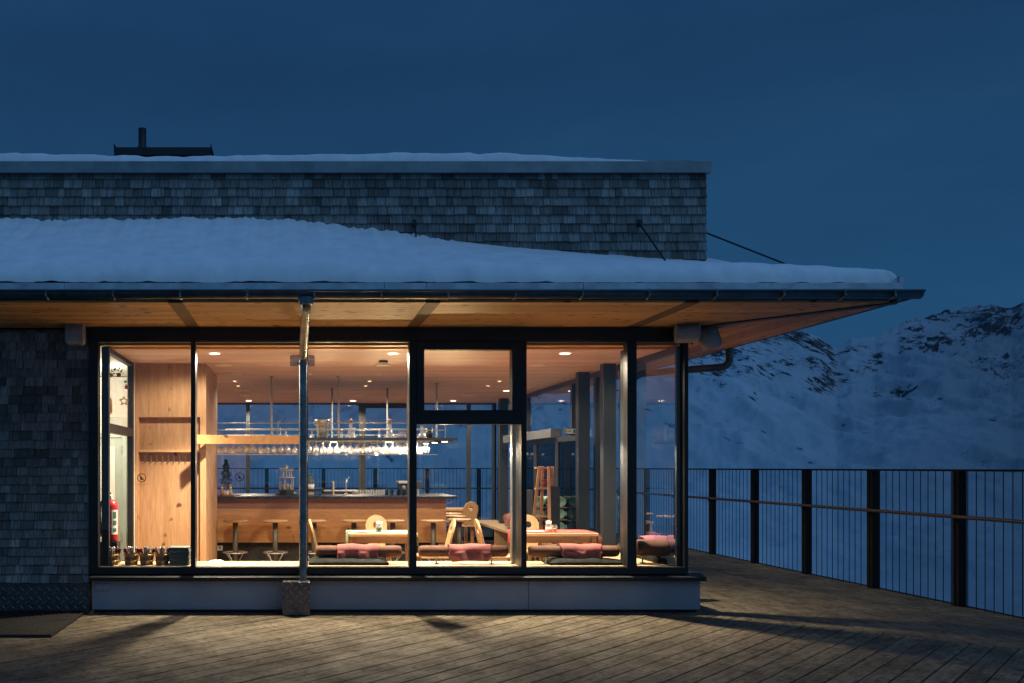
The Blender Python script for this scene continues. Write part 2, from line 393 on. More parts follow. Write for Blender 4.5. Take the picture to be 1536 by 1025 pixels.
def dup(root, loc, rz=0.0, label=None, group=None, skip=()):
    r = root.copy(); C.objects.link(r); r.location = loc; r.rotation_euler = (0, 0, rz); ORG[r.name] = Vector(loc)
    if label: r['label'] = label
    if group: r['group'] = group
    for ch in [o for o in bpy.data.objects if o.parent == root]:
        c = ch.copy(); C.objects.link(c); c.parent = r
        for g in [o for o in bpy.data.objects if o.parent == ch]:
            q = g.copy(); C.objects.link(q); q.parent = c
    return r

# ------------------------------------------------------------------ numpy noise
_rs = np.random.RandomState(11); _T = _rs.rand(256, 256)
def vn(x, y):
    xi = np.floor(x).astype(int); yi = np.floor(y).astype(int); fx = x - xi; fy = y - yi
    fx = fx * fx * fx * (fx * (fx * 6 - 15) + 10); fy = fy * fy * fy * (fy * (fy * 6 - 15) + 10)
    a = _T[xi & 255, yi & 255]; b = _T[(xi + 1) & 255, yi & 255]; c = _T[xi & 255, (yi + 1) & 255]; d = _T[(xi + 1) & 255, (yi + 1) & 255]
    return (a * (1 - fx) + b * fx) * (1 - fy) + (c * (1 - fx) + d * fx) * fy
def fbm(x, y, o=5, g=0.5, ridge=False):
    t = 0; a = 1.0; w = 0
    for k in range(o):
        n = vn(x * 2 ** k + 17.3 * k, y * 2 ** k + 9.1 * k)
        if ridge: n = 1 - np.abs(2 * n - 1)
        t = t + n * a; w += a; a *= g
    return t / w
def n1(x, y=0.0): return float(fbm(np.array([x]), np.array([y]), 3)[0])

# ================================================================== TERRAIN
def terrain():
    U = np.linspace(-0.62, 1.02, 820)
    Yd = np.concatenate([np.geomspace(28, 520, 60), np.linspace(530, 2300, 330), np.linspace(2330, 3400, 20)])
    ridge_px = np.array([-500, -100, 200, 400, 600, 800, 950, 1060, 1110, 1173, 1195, 1231, 1254, 1277, 1313, 1326, 1348, 1378, 1410, 1459, 1485, 1518, 1536, 1650, 1850])
    ridge_y = np.array([560, 545, 520, 505, 500, 508, 505, 496, 492, 495, 497, 508, 519, 508, 505, 497, 490, 476, 469, 463, 459, 460, 450, 430, 400])
    uu, YY = np.meshgrid(U, Yd)
    px = CX + F * uu
    Yr = 1750 + 260 * np.sin(px / 210.0) - np.clip((px - 1150) * 0.9, 0, 500)
    ang = (HY - np.interp(px, ridge_px, ridge_y)) / F
    XX = uu * YY
    rn = (fbm(px / 30, px * 0, 5, .6) - 0.5) * 0.008 * Yr
    Zr = ang * Yr
    base_y = 420 + 60 * np.sin(px / 150.0 + 1)
    t = np.clip((YY - base_y) / (Yr - base_y), 0, 1)
    low = -95.0
    Z = low + (Zr - low) * (0.22 * t + 0.78 * t ** 1.9) + rn * t ** 9
    tn = np.clip(YY / base_y, 0, 1)
    Z = np.where(YY < base_y, -4 - (91) * (tn ** 0.9), Z)
    beh = np.clip((YY - Yr) / 600, 0, 1)
    Z = Z - np.where(YY > Yr, beh * 260, 0)
    amp = np.clip(t * 1.35, 0.03, 1)
    rid = fbm(XX / 330 + YY / 900, YY / 700 - XX / 1200, 6, 0.5, True) - 0.62
    fine = fbm(XX / 60, YY / 110, 5, 0.55, True) - 0.6
    env = np.where(YY < Yr, np.clip((Yr - YY) / 160, 0.12, 1), 0.3)
    Z = Z + (rid * 120 + fine * 34) * amp * env + (fbm(XX / 25, YY / 40, 4) - 0.5) * np.clip(YY / 300, 0.3, 1) * 3.0
    ny, nx = XX.shape
    v = np.stack([XX, YY, Z], -1).reshape(-1, 3)
    idx = np.arange(ny * nx).reshape(ny, nx)
    f = np.stack([idx[:-1, :-1], idx[:-1, 1:], idx[1:, 1:], idx[1:, :-1]], -1).reshape(-1, 4)
    me = bpy.data.meshes.new('mountain_terrain'); me.from_pydata(v.tolist(), [], f.tolist())
    me.polygons.foreach_set('use_smooth', [True] * len(f))
    at = me.attributes.new('high', 'FLOAT', 'POINT')
    at.data.foreach_set('value', (t * np.where(YY < Yr + 30, 1, 1)).reshape(-1).astype(np.float32))
    o = bpy.data.objects.new('mountain_terrain', me); C.objects.link(o); o['kind'] = 'structure'
    m, nt, b = new_mat('mountain_snow_rock')
    geo = N(nt, 'ShaderNodeNewGeometry')
    def posn(scale, rot=(0, 0, 0)):
        m1 = N(nt, 'ShaderNodeMapping'); m1.inputs['Rotation'].default_value = rot; nt.links.new(geo.outputs['Position'], m1.inputs['Vector'])
        mp = N(nt, 'ShaderNodeMapping'); mp.inputs['Scale'].default_value = scale
        nt.links.new(m1.outputs['Vector'], mp.inputs['Vector']); return mp.outputs['Vector']
    hi = N(nt, 'ShaderNodeAttribute', attribute_name='high').outputs['Fac']
    ps = N(nt, 'ShaderNodeSeparateXYZ'); nt.links.new(geo.outputs['Position'], ps.inputs[0])
    side = math_n(nt, 'DIVIDE', ps.outputs[0], ps.outputs[1])
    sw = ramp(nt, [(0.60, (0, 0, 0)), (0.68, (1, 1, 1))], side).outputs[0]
    A = noise(nt, posn((0.050, 0.04, 0.17), (0, math.radians(-46), 0)), 1.0, 7, 0.7, 0.5)
    B = noise(nt, posn((0.050, 0.04, 0.17), (0, math.radians(40), 0)), 1.0, 7, 0.7, 0.5)
    streak = mixc(nt, A, B, sw)
    patch = noise(nt, posn((0.013, 0.010, 0.018), (0, 0.5, 0)), 1.0, 5, 0.65)
    nz = N(nt, 'ShaderNodeSeparateXYZ'); nt.links.new(geo.outputs['Normal'], nz.inputs[0])
    steep = math_n(nt, 'SUBTRACT', 1.0, nz.outputs[2])
    s = math_n(nt, 'ADD', streak, math_n(nt, 'MULTIPLY', math_n(nt, 'SUBTRACT', patch, 0.5), 0.95))
    hm = ramp(nt, [(0.0, (0, 0, 0)), (0.45, (0.35, 0.35, 0.35)), (0.72, (0.62, 0.62, 0.62)), (0.93, (1, 1, 1))], hi).outputs[0]
    s = math_n(nt, 'ADD', s, math_n(nt, 'MULTIPLY', math_n(nt, 'SUBTRACT', hm, 0.62), 0.34))
    s = math_n(nt, 'ADD', s, math_n(nt, 'MULTIPLY', math_n(nt, 'SUBTRACT', steep, 0.3), 0.30))
    mask = ramp(nt, [(0.585, (0, 0, 0)), (0.66, (1, 1, 1))], s).outputs[0]
    lit_left = ramp(nt, [(0.50, (1.9, 2.0, 2.0)), (0.64, (1.45, 1.5, 1.52)), (0.82, (1.0, 1.02, 1.05))], side).outputs[0]  # brighter lit slopes at left painted into the snow colour
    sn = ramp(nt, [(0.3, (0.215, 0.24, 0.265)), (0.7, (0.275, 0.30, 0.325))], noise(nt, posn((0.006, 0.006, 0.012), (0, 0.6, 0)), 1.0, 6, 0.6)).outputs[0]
    sn = mixc(nt, sn, lit_left, 1.0, 'MULTIPLY')
    rk = ramp(nt, [(0.3, (0.022, 0.026, 0.032)), (0.7, (0.075, 0.08, 0.09))], noise(nt, posn((0.05, 0.05, 0.05)), 1.0, 4)).outputs[0]  # distance haze put into the rock colour: lighter and bluish
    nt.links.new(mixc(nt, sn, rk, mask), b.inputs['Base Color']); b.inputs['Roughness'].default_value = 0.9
    b.inputs['Specular IOR Level'].default_value = 0.1
    bump(nt, b, noise(nt, posn((0.012, 0.012, 0.012)), 1.0, 7, 0.58), 0.55, 20.0)
    me.materials.append(m)
terrain()

# ================================================================== DECK
def deck():
    rng = random.Random(3)
    mb = MB(); w = 0.165; g = 0.010
    k = 0; y = -4.2
    LX = 9.81
    while y < 12.0:
        x = -4.5 - rng.random() * 3
        while x < LX:
            L = 6.5 + rng.random() * 5
            x1 = min(x + L, LX)
            dz = rng.uniform(-0.002, 0.001)
            mb.box(x + 0.002, y + g / 2, -0.03, x1 - 0.002, y + w - g / 2, dz)
            x = x1
        y += w
    o = struct('deck', mb, M_deck, bevel=0.003); o.rotation_euler = (0, 0, PI / 4)
    mb = MB(); w = 0.142; x = 4.0
    while x < 7.44:
        xa, xb = x + g / 2, min(x + w, 7.45) - g / 2
        y0a, y0b = 13.88 - xa, 13.88 - xb
        cuts = [None, 11.2 + rng.random() * 3, 16 + rng.random() * 3, 23.7]
        pa, pb = y0a, y0b
        for q in cuts[1:]:
            dz = rng.uniform(-0.002, 0.001)
            vs = [(xa, pa + .002, -.03), (xb, pb + .002, -.03), (xb, q - .002, -.03), (xa, q - .002, -.03), (xa, pa + .002, dz), (xb, pb + .002, dz), (xb, q - .002, dz), (xa, q - .002, dz)]
            mb.add(vs, [(0, 3, 2, 1), (4, 5, 6, 7), (0, 1, 5, 4), (1, 2, 6, 5), (2, 3, 7, 6), (3, 0, 4, 7)])
            pa = pb = q
        x += w
    x = -6.0
    while x < 3.98:
        mb.box(x + g / 2, 18.6, -.03, x + w - g / 2, 23.7, rng.uniform(-0.002, 0.001)); x += w
    struct('deck', mb, M_deck_s, bevel=0.003)
    mb = MB(); mb.box(-7, 2, -0.4, 7.47, 23.72, -0.05)
    struct('deck_substructure', mb, M_under)
deck()

# ================================================================== BUILDING SHELL
BLD = thing('mountain_restaurant', 'low shingled mountain restaurant with lit glass front and snowy flat roof', 'building', (1.0, D, 0))
XL = -5.2                      # left end, out of the frame
def shingles(x0, x1, z0, z1, yf, rng, side=False):
    mb = MB(); e = 0.0955; z = z0; row = 0
    while z < z1 - 0.01:
        x = x0 - rng.random() * 0.1
        zt = min(z + e * 1.55, z1)
        while x < x1 - 0.005:
            w = rng.choice((0.07, 0.09, 0.10, 0.115, 0.13, 0.15)) * rng.uniform(0.92, 1.06)
            a = max(x, x0); b = min(x + w, x1)
            if x1 - b < 0.035: b = x1
            if b - a > 0.012:
                th = 0.028 + rng.random() * 0.010; zb = z + rng.uniform(-0.004, 0.004); gp = 0.0024
                if b == x1: b += (0.012 if side else 0)
                yb = yf
                vs = [(a + gp, yb - th, zb), (b - gp, yb - th, zb), (b - gp, yb, zb), (a + gp, yb, zb),
                      (a + gp, yb - 0.002, zt), (b - gp, yb - 0.002, zt), (b - gp, yb, zt), (a + gp, yb, zt)]
                mb.add(vs, [(0, 1, 2, 3), (4, 7, 6, 5), (0, 4, 5, 1), (1, 5, 6, 2), (0, 3, 7, 4)])
            x += w if b < x1 else 9
        z += e; row += 1
    return mb
rng = random.Random(5)
XJ = PX(135, D)                # left jamb of the glazing
UX1 = 4.37
mb = MB(); mb.box(XL, D + 0.003, 0.02, XJ, D + 0.10, 3.03)
w_ = build('wall', mb, M_under, BLD)
build('shingle_cladding', shingles(XL, XJ - 0.002, 0.315, 3.02, D - 0.002, rng), M_shingle, w_)
mb = MB(); mb.box(XL, D + 0.003, 3.06, UX1 - 0.03, 18.3, 4.72)
w_ = build('wall', mb, M_under, BLD)
build('shingle_cladding', shingles(XL, UX1, 3.2, 4.69, D - 0.002, rng, True), M_shingle, w_)
# side cladding of upper storey (thin, seen from a step to the right)
sb = shingles(D, 18.3, 3.2, 4.69, 0.0, rng)
sb.v = [(UX1 - 0.004 - p[1], p[0], p[2]) for p in sb.v]
build('shingle_cladding', sb, M_shingle, w_)
mb = MB(); mb.box(XL, D - 0.012, 0.02, XJ - 0.004, D - 0.002, 0.312)
build('skirting_plate', mb, M_tread, BLD)
# upper roof edge: metal fascia with drip folds and capping
mb = MB()
mb.box(XL, D - 0.075, 4.688, UX1 + 0.045, D - 0.03, 4.805)
mb.box(UX1 - 0.002, D - 0.0745, 4.6885, UX1 + 0.0445, 18.4, 4.8045)
mb.box(XL, D - 0.080, 4.683, UX1 + 0.05, D - 0.076, 4.700)
mb.box(XL, D + 0.00, 4.70, UX1 - 0.02, 18.3, 4.822)
mb.box(XL, D + 0.06, 4.822, UX1 - 0.12, 18.2, 4.862)
mb.box(PX(471, D - .08), D - 0.0785, 4.701, PX(474, D - .08), D - 0.0755, 4.804)
mb.box(PX(458, D - .08), D - 0.0785, 4.701, PX(459, D - .08), D - 0.0755, 4.804)
build('roof', mb, M_fascia, BLD, bevel=0.004)
# canopy roof ------------------------------------------------------
YE = 8.10; XE = 5.47; ZS = 3.04      # eave line front, eave line side, soffit level
mb = MB()
# core slab: front and side strips, mitred
def strip(z0, z1, inset):
    a = YE + inset; b = XE - inset
    vs = [(XL, a, z0), (b, a, z0), (UX1 - .05, D - .004, z0), (XL, D - .004, z0), (XL, a, z1), (b, a, z1), (UX1 - .05, D - .004, z1 + .16), (XL, D - .004, z1 + .16)]
    mb.add(vs, [(0, 3, 2, 1), (4, 5, 6, 7), (0, 1, 5, 4)])
    vs = [(b, a, z0), (b, 18.3, z0), (UX1 - .05, 18.3, z0), (UX1 - .05, D - .004, z0), (b, a, z1), (b, 18.3, z1), (UX1 - .05, 18.3, z1 + .16), (UX1 - .05, D - .004, z1 + .16)]
    mb.add(vs, [(0, 3, 2, 1), (4, 5, 6, 7), (0, 1, 5, 4)])
strip(3.07, 3.205, 0.03)
build('canopy_roof', mb, M_under, BLD)
mb = MB()
xx = XL; cuts = [PX(97, YE), PX(577, YE), PX(640, YE), PX(875, YE), XE - 0.03]
for c in cuts:
    mb.box(xx + .002, YE, 3.118, c - .002, YE + 0.03, 3.207); xx = c
mb.box(XE - 0.03, YE + 0.03, 3.06, XE, 18.3, 3.205)
mb.box(XE - 0.05, YE + 0.002, 3.207, XE - 0.012, YE + 0.03, 3.262)
mb.box(XE - 0.055, YE, 3.262, XE - 0.005, YE + 0.032, 3.268)
build('fascia_board', mb, M_zinc, BLD, bevel=0.002)
# soffit boards with flush beams
BEAMS = (-3.44, -1.10, 1.235, 3.575)
mb = MB(); y = YE + 0.05; bw = 0.13
edges = [XL] + [v for b in BEAMS for v in (b - .065, b + .065)] + [99]
while y < D - 0.01:
    y1 = min(y + bw, D - 0.003)
    for a, b in zip(edges[0::2], edges[1::2]):
        # end each board on the hip
        def hipx(yy): return XE - 0.05 - (yy - YE - .05) * (XE - .05 - 4.18) / (D - YE - .05) - .06
        ba, bb = (b, b) if b < 90 else (hipx(y), hipx(y1))
        vs = [(a, y + .004, ZS), (ba, y + .004, ZS), (bb, y1 - .004, ZS), (a, y1 - .004, ZS), (a, y + .001, ZS + .02), (ba, y + .001, ZS + .02), (bb, y1 - .001, ZS + .02), (a, y1 - .001, ZS + .02)]
        if ba > a + .02: mb.add(vs, [(0, 1, 2, 3), (4, 7, 6, 5), (0, 4, 5, 1), (1, 5, 6, 2), (2, 6, 7, 3), (3, 7, 4, 0)])
    y = y1
build('soffit', mb, M_soffit, BLD)
mb = MB(); x = XE - 0.05; k = 0
while x > 4.19:
    x1 = max(x - bw, 4.18)
    def hipy(xx): return YE + .05 + (XE - .05 - xx) * (D - YE - .05) / (XE - .05 - 4.18) + .06
    for seg in range(5):
        y0a = hipy(x) if seg == 0 else 9.9 + seg * 2.1 - 2.1; y0b = hipy(x1) if seg == 0 else y0a
        y1 = 9.9 + seg * 2.1
        if seg == 0 and y0b > y1 - .02: continue
        vs = [(x - .004, y0a, ZS), (x1 + .004, y0b, ZS), (x1 + .004, y1, ZS), (x - .004, y1, ZS), (x - .001, y0a, ZS + .02), (x1 + .001, y0b, ZS + .02), (x1 + .001, y1, ZS + .02), (x - .001, y1, ZS + .02)]
        mb.add(vs, [(0, 1, 2, 3), (4, 7, 6, 5), (0, 4, 5, 1), (1, 5, 6, 2), (2, 6, 7, 3), (3, 7, 4, 0)])
    x = x1
build('soffit', mb, M_soffit_s, BLD)
for b in BEAMS:
    mb = MB(); mb.box(b - .064, YE + .05, ZS - .004, b + .064, D - .01, ZS + .03)
    build('beam', mb, M_beam, BLD)
mb = MB(); mb.bar((XE - .05, YE + .06, ZS + .005), (4.19, D - .02, ZS + .005), .10, .03)
build('beam', mb, M_black, BLD, label='dark hip beam running to the eave corner')
# gutters
def gutter(p0, p1, outdir):
    mb = MB(); n = 10; r = 0.062; rows = []
    for p in (p0, p1):
        rows.append([(p[0] + outdir[0] * r * math.cos(a), p[1] + outdir[1] * r * math.cos(a), p[2] + r * math.sin(a)) for a in [PI + PI * k / n for k in range(n + 1)]])
    mb.grid(rows)
    q = [tuple(p[i] + (outdir[i] if i < 2 else 0) * (r + .006) for i in range(3)) for p in (p0, p1)]
    mb.cyl(q[0], q[1], 0.0095, n=8)
    return mb
GY = YE - 0.066
gt = build('gutter', gutter((XL, GY, 3.112), (XE + 0.085, GY, 3.112), (0, -1)), M_gutter, BLD, solid=0.004)
for k in range(16):
    px = 69.3 + 100.55 * k
    if k > 11: px = (1267, 1342, 1500, 1500)[k - 12]
    if px > 1383: continue
    x = PX(px, GY - .06)
    mb = MB()
    mb.tube([(x, GY - .066 * math.cos(a), 3.112 - .066 * math.sin(a)) for a in [PI * j / 10 for j in range(11)]], 0.008, 6)
    mb.box(x - .012, GY - .078, 3.104, x + .012, GY - .062, 3.126); mb.box(x - .009, GY - .074, 3.062, x + .009, GY - .060, 3.084)
    mb.cyl((x, GY - .084, 3.073), (x, GY - .066, 3.073), 0.006, n=8)
    build('bracket', mb, M_galv, gt)
build('gutter', gutter((XE + .03, YE - .05, 3.118), (XE + .03, 18.3, 3.118), (1, 0)), M_gutter, BLD, solid=0.004)
# side drain bend
def bend(p, r, n=6):
    pts = [Vector(q) for q in p]; out = [pts[0]]
    for i in range(1, len(pts) - 1):
        a = pts[i] + (pts[i - 1] - pts[i]).normalized() * r; b = pts[i] + (pts[i + 1] - pts[i]).normalized() * r
        out += [a.lerp(pts[i], t).lerp(pts[i].lerp(b, t), t) for t in [k / n for k in range(n + 1)]]
    return out + [pts[-1]]
mb = MB(); mb.tube(bend([(5.50, 11.45, 3.06), (5.50, 11.45, 2.83), (4.42, 11.7, 2.76), (4.30, 11.7, 2.6), (4.30, 11.7, 0.1)], .11), .045, 14)
mb.cyl((5.50, 11.45, 2.985), (5.50, 11.45, 3.03), .052, n=14)
build('drain_pipe', mb, M_gutter, BLD)
# front downpipe
mb = MB(); XD = 0.068; YD = D - 0.17
mb.tube(bend([(0.085, GY, 3.08), (0.085, GY + .01, 2.99), (XD, YD, 2.72), (XD, YD, .34)], .10), .043, 18)
mb.cyl((.085, GY, 3.0), (.085, GY, 3.06), .062, .075, 16)
for z in (2.62, 1.55 - .6, .47): mb.cyl((XD, YD, z), (XD, YD, z + .035), .048, n=18)
dp = build('downpipe', mb, M_galv, BLD)
for z in (2.63, .48):
    mb = MB(); mb.box(XD - .06, YD - .01, z, XD + .06, D - .055, z + .02); build('clip', mb, M_black, dp)
mb = MB(); mb.box(PX(424, 9.4), 9.39, .005, PX(465, 9.4), D - .1, PZ(873, 9.4))
build('pipe_guard', mb, M_tread, BLD, bevel=.004)
# plinth and sill
XP0, XP1 = PX(138, D - .06), PX(1050, D - .06)
mb = MB()
for a, b in ((XP0, PX(444, D)), (PX(444, D), PX(790, D)), (PX(790, D), XP1)):
    mb.box(a + .003, D - .07, .035, b - .003, D + .05, .338)
mb.box(XP1 - .04, D + .053, .035, XP1 - .003, 18.3, .337)
pl = build('plinth', mb, M_plinth, BLD, bevel=.002)
mb = MB(); mb.box(XP0 + .01, D - .03, .0, XP1 - .03, D + .2, .034)
build('shadow_gap', mb, M_black, pl)
mb = MB()
a, b = PX(145, D), PX(167, D); z0, z1 = PZ(885.5, D), PZ(874, D)
mb.box(a, D - .078, z0, b, D - .071, z1); mb.box(a + .012, D - .083, z0 + .012, (a + b) / 2 - .003, D - .079, z1 - .012); mb.box((a + b) / 2 + .003, D - .083, z0 + .012, b - .012, D - .079, z1 - .012)
build('socket_cover', mb, M_plinth, pl, bevel=.002)
mb = MB()
mb.add([(XP0 - .01, D - .13, .342), (XP1 + .04, D - .13, .342), (XP1 + .04, D + .03, .342), (XP0 - .01, D + .03, .342), (XP0 - .01, D - .13, .385), (XP1 + .04, D - .13, .385), (XP1 + .04, D + .03, .418), (XP0 - .01, D + .03, .418)],
       [(0, 3, 2, 1), (4, 5, 6, 7), (0, 1, 5, 4), (1, 2, 6, 5), (2, 3, 7, 6), (3, 0, 4, 7)])
mb.box(XP1 - .12, D + .033, .342, XP1 + .04, 18.3, .40)
build('sill', mb, M_black, BLD, bevel=.003)
# --- glazed front: header, jambs and six windows
ZB, ZT = PZ(850, D), PZ(514, D)
XR = PX(1029, D)
mb = MB(); mb.box(XJ, D - .07, ZT + .012, XR + .03, D + .07, ZS - .002); mb.box(XR - .04, D + .073, ZT + .012, XR + .028, 18.3, ZS - .003)
build('lintel', mb, M_black, BLD, bevel=.003)
def pane_frame(x0, x1, z0, z1, fl, fr, ft, fb, y0, y1):
    mb = MB()
    mb.box(x0, y0, z0, x0 + fl, y1, z1); mb.box(x1 - fr, y0, z0, x1, y1, z1)
    mb.box(x0 + fl, y0 + .001, z1 - ft, x1 - fr, y1 - .001, z1); mb.box(x0 + fl, y0 + .001, z0, x1 - fr, y1 - .001, z0 + fb)
    return mb
def quad_xz(x0, x1, z0, z1, y):
    return MB().add([(x0, y, z0), (x1, y, z0), (x1, y, z1), (x0, y, z1)], [(0, 1, 2, 3)])
def quad_yz(x, y0, y1, z0, z1):
    return MB().add([(x, y0, z0), (x, y1, z0), (x, y1, z1), (x, y0, z1)], [(0, 1, 2, 3)])
p1 = 1 / 140.0
bays = [(135, 290.5, 14, 3.5), (290.5, 454, 3.5, 5), (454, 618, 8, 5), (618, 784, 6, 4), (784, 944, 4, 6), (944, 1029, 8, 6)]
for i, (a, b, fl, fr) in enumerate(bays):
    x0, x1 = PX(a, D), PX(b, D)
    fo = build('window', pane_frame(x0, x1, ZB - .075, ZT + .012, fl * p1, fr * p1, .014, .075, D - .06, D + .055), M_black, BLD, bevel=.002)
    if i == 3:
        mb = MB(); mb.box(x0 + fl * p1, D - .058, PZ(637, D), x1 - fr * p1, D + .05, PZ(617, D))
        xs0, xs1 = PX(635, D), PX(765.5, D)
        mb2 = pane_frame(x0 + fl * p1, x1 - fr * p1, PZ(617, D) + .002, ZT - .004, xs0 - x0 - fl * p1, x1 - fr * p1 - xs1, ZT - PZ(525.5, D), .006, D - .075, D + .04)
        build('transom', mb, M_black, fo); build('sash', mb2, M_black, fo, bevel=.004)
        build('pane', quad_xz(xs0, xs1, PZ(617, D), PZ(525, D), D - .01), M_pane, fo)
        build('pane', quad_xz(x0 + .02, x1 - .02, ZB - .02, PZ(637, D), D), M_pane, fo)
    else:
        build('pane', quad_xz(x0 + .02, x1 - .01, ZB - .02, ZT, D), M_pane, fo)
# inner fins behind the mullions
for px, w in ((290.5, .03), (618, .05), (784, .05), (944, .05)):
    x = PX(px, D); mb = MB(); mb.box(x - w / 2, D + .07, ZB, x + w / 2, D + .20, 2.82)
    build('mullion_fin', mb, M_frame_in, BLD, bevel=.003)
# side glazing to the right: mullions and panes; rear glazing
YB = 18.3; ZC = 2.85
ys = [D + .02, 11.35, 12.35, 13.4, 16.0, 17.1, YB]
for i in range(len(ys) - 1):
    a, b = ys[i], ys[i + 1]; x = 4.08
    mb = MB()
    mb.box(x, a + .04, ZB - .075, x + .06, b - .04, ZB); mb.box(x, a + .04, ZC - .07, x + .06, b - .04, ZC)
    mb.box(x - .0, a, ZB - .075, x + .07, a + .04, ZC); mb.box(x, b - .04, ZB - .075, x + .07, b - .001, ZC)
    fo = build('window', mb, M_frame_in, BLD)
    if i != 3: build('pane', quad_yz(x + .03, a + .03, b - .03, ZB - .01, ZC - .02), M_pane2, fo)
    else: build('pane', quad_yz(x + .03, a + .03, b - .03, 2.28, ZC - .02), M_pane2, fo)
for i, y in enumerate((11.35, 12.35, 17.1)):
    mb = MB(); mb.box(3.84, y - .06, .49, 4.0, y + .06, ZC)
    build('column', mb, M_frame_in, BLD, bevel=.004)
mb = MB(); mb.box(PX(936, 10.0), 9.93, ZB, PX(944, 10.0), 10.03, ZC); build('column', mb, M_colsteel, BLD, bevel=.004)
mb = MB(); mb.box(PX(766, 10.0), 9.93, ZB, PX(774, 10.0), 10.03, ZC); build('column', mb, M_colsteel, BLD, bevel=.004)
rx = [-2.0, PX(372, YB), PX(457, YB), PX(541, YB), PX(619, YB), PX(703, YB), PX(741, YB), 4.05]
for i in range(len(rx) - 1):
    a, b = rx[i], rx[i + 1]
    door = i == 3
    w = .10 if door else .035
    zt = PZ(608, YB) if True else ZC
    fo = build('window', pane_frame(a + .002, b - .002, .06, ZC, w, w, .10 if door else .03, .08, YB - .04, YB + .06), M_frame_in if not door else M_black, BLD)
    build('pane', quad_xz(a + .02, b - .02, .1, ZC - .01, YB + .01), M_pane2, fo)
# back end of the canopy and floor slab so nothing is hollow
# interior shell ----------------------------------------------------
mb = MB(); y = D + .08; k = 0
rng = random.Random(9)
while y < YB:
    x = XJ + .12 - rng.random() * 1.5
    while x < 4.08:
        x1 = x + 1.6 + rng.random()
        mb.box(max(x, XJ + .11), y, .02, min(x1, 4.07) - .001, min(y + .14, YB - .05) - .001, .04); x = x1
    y += .14
struct('floor', mb, M_floor)
mb = MB(); y = D + .362; k = 0
while y < YB:
    x = XJ + .1 - rng.random() * 2
    while x < 4.08:
        x1 = x + 2.2 + rng.random() * 1.2
        mb.box(max(x, XJ + .1), y + .0015, ZC, min(x1, 4.08) - .0015, min(y + .145, YB - .045) - .0015, ZC + .02); x = x1
    y += .145
struct('ceiling', mb, M_ceil)
mb = MB(); mb.box(XJ + .1, D + .071, 2.866, 4.075, D + .243, 2.884); mb.box(XJ + .1, D + .2435, 2.8505, 4.075, D + .36, 2.866)
build('ceiling_border', mb, M_lintel, BLD)
mb = MB(); mb.box(XL, D + .08, ZC + .036, 4.15, YB + .05, 3.03); build('ceiling_void', mb, M_under, BLD)
# left part: glazed partition, white lobby, timber block with coat niche
XPART = -2.06
mb = MB()
mb.box(XPART - .04, D + .08, .04, XPART + .03, D + .15, ZC); mb.box(XPART - .04, 11.17, .04, XPART + .03, 11.25, ZC)
mb.box(XPART - .039, D + .15, ZC - .05, XPART + .029, 11.17, ZC); mb.box(XPART - .039, D + .15, 1.93, XPART + .029, 11.17, 2.03)
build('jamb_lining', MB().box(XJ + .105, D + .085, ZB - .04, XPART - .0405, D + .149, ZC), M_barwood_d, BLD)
part_ = build('glazed_partition', mb, M_black, BLD, bevel=.003)
build('pane', quad_yz(XPART, D + .15, 11.17, 2.03, ZC - .05), M_pane2, part_)
mb = MB()
mb.box(-3.7, 13.0, .04, -1.9, 13.05, ZC); mb.box(-3.75, D + .12, .04, -3.7, 13.0, ZC); mb.box(-3.7, D + .12, 2.86, XPART - .045, 13.0, 2.88); mb.box(XPART - .03, 11.25, .04, XPART + .03, 13.0, ZC - .001)
build('lobby_wall', mb, M_white, BLD)
mb = MB(); mb.box(-3.7, D + .12, .02, XPART - .05, 13, .039); build('lobby_floor', mb, M_floor, BLD)
dx0, dx1 = PX(140, 12.9), PX(182, 12.9); dz = PZ(657, 12.9)
mb = MB(); mb.box(dx0, 12.93, .05, dx1, 12.97, dz)
dr = build('door', mb, M_doorg, BLD, bevel=.004)
mb = MB(); mb.box(dx0 + .08, 12.915, .3, dx1 - .09, 12.929, .9); mb.box(dx0 + .08, 12.915, 1.02, dx1 - .09, 12.929, dz - .12); build('door_panel', mb, M_white, dr, bevel=.006)
mb = MB(); mb.box(dx1 + .002, 12.91, .05, dx1 + .07, 12.98, dz + .07); mb.box(dx0, 12.91, dz + .004, dx1 + .001, 12.98, dz + .07); build('door_frame', mb, M_doorg, dr, bevel=.004)
mb = MB()
for z in (1.75, .5): build('hinge', MB().cyl((dx1 + .001, 12.905, z), (dx1 + .001, 12.905, z + .11), .012, n=10), M_steel, dr)
# timber block
BY = 11.30; bx0, bx1 = -2.025, PX(309, BY)
nx0, nx1 = PX(207.5, BY), PX(300, BY); nz1 = PZ(626, BY); nz0 = PZ(846, BY)
mb = MB()
mb.box(bx0, BY, .04, nx0, BY + .14, ZC); mb.box(nx1, BY, .04, bx1, BY + .14, ZC)
mb.box(nx0, BY + .001, nz1, nx1, BY + .14, ZC); mb.box(nx0, BY + .001, .04, nx1, BY + .14, nz0)
mb.box(nx0, BY + .12, nz0, nx1, BY + .1401, nz1)
mb.box(bx1 - .05, BY + .1402, .04, bx1, 12.9, ZC); mb.box(bx0, 12.85, .04, bx1 - .051, 12.9, ZC)
blk = build('timber_wall', mb, M_panel, BLD, bevel=.002)
sh = PZ(676, BY)
mb = MB(); mb.box(nx0, BY + .004, sh - .02, nx1, BY + .119, sh + .012); build('shelf', mb, M_pine, blk)
mb = MB(); mb.box(bx0 - .02, 12.9, .04, bx0 + .05, YB - .05, ZC); build('timber_wall', mb, M_panel, BLD)
nh = 10
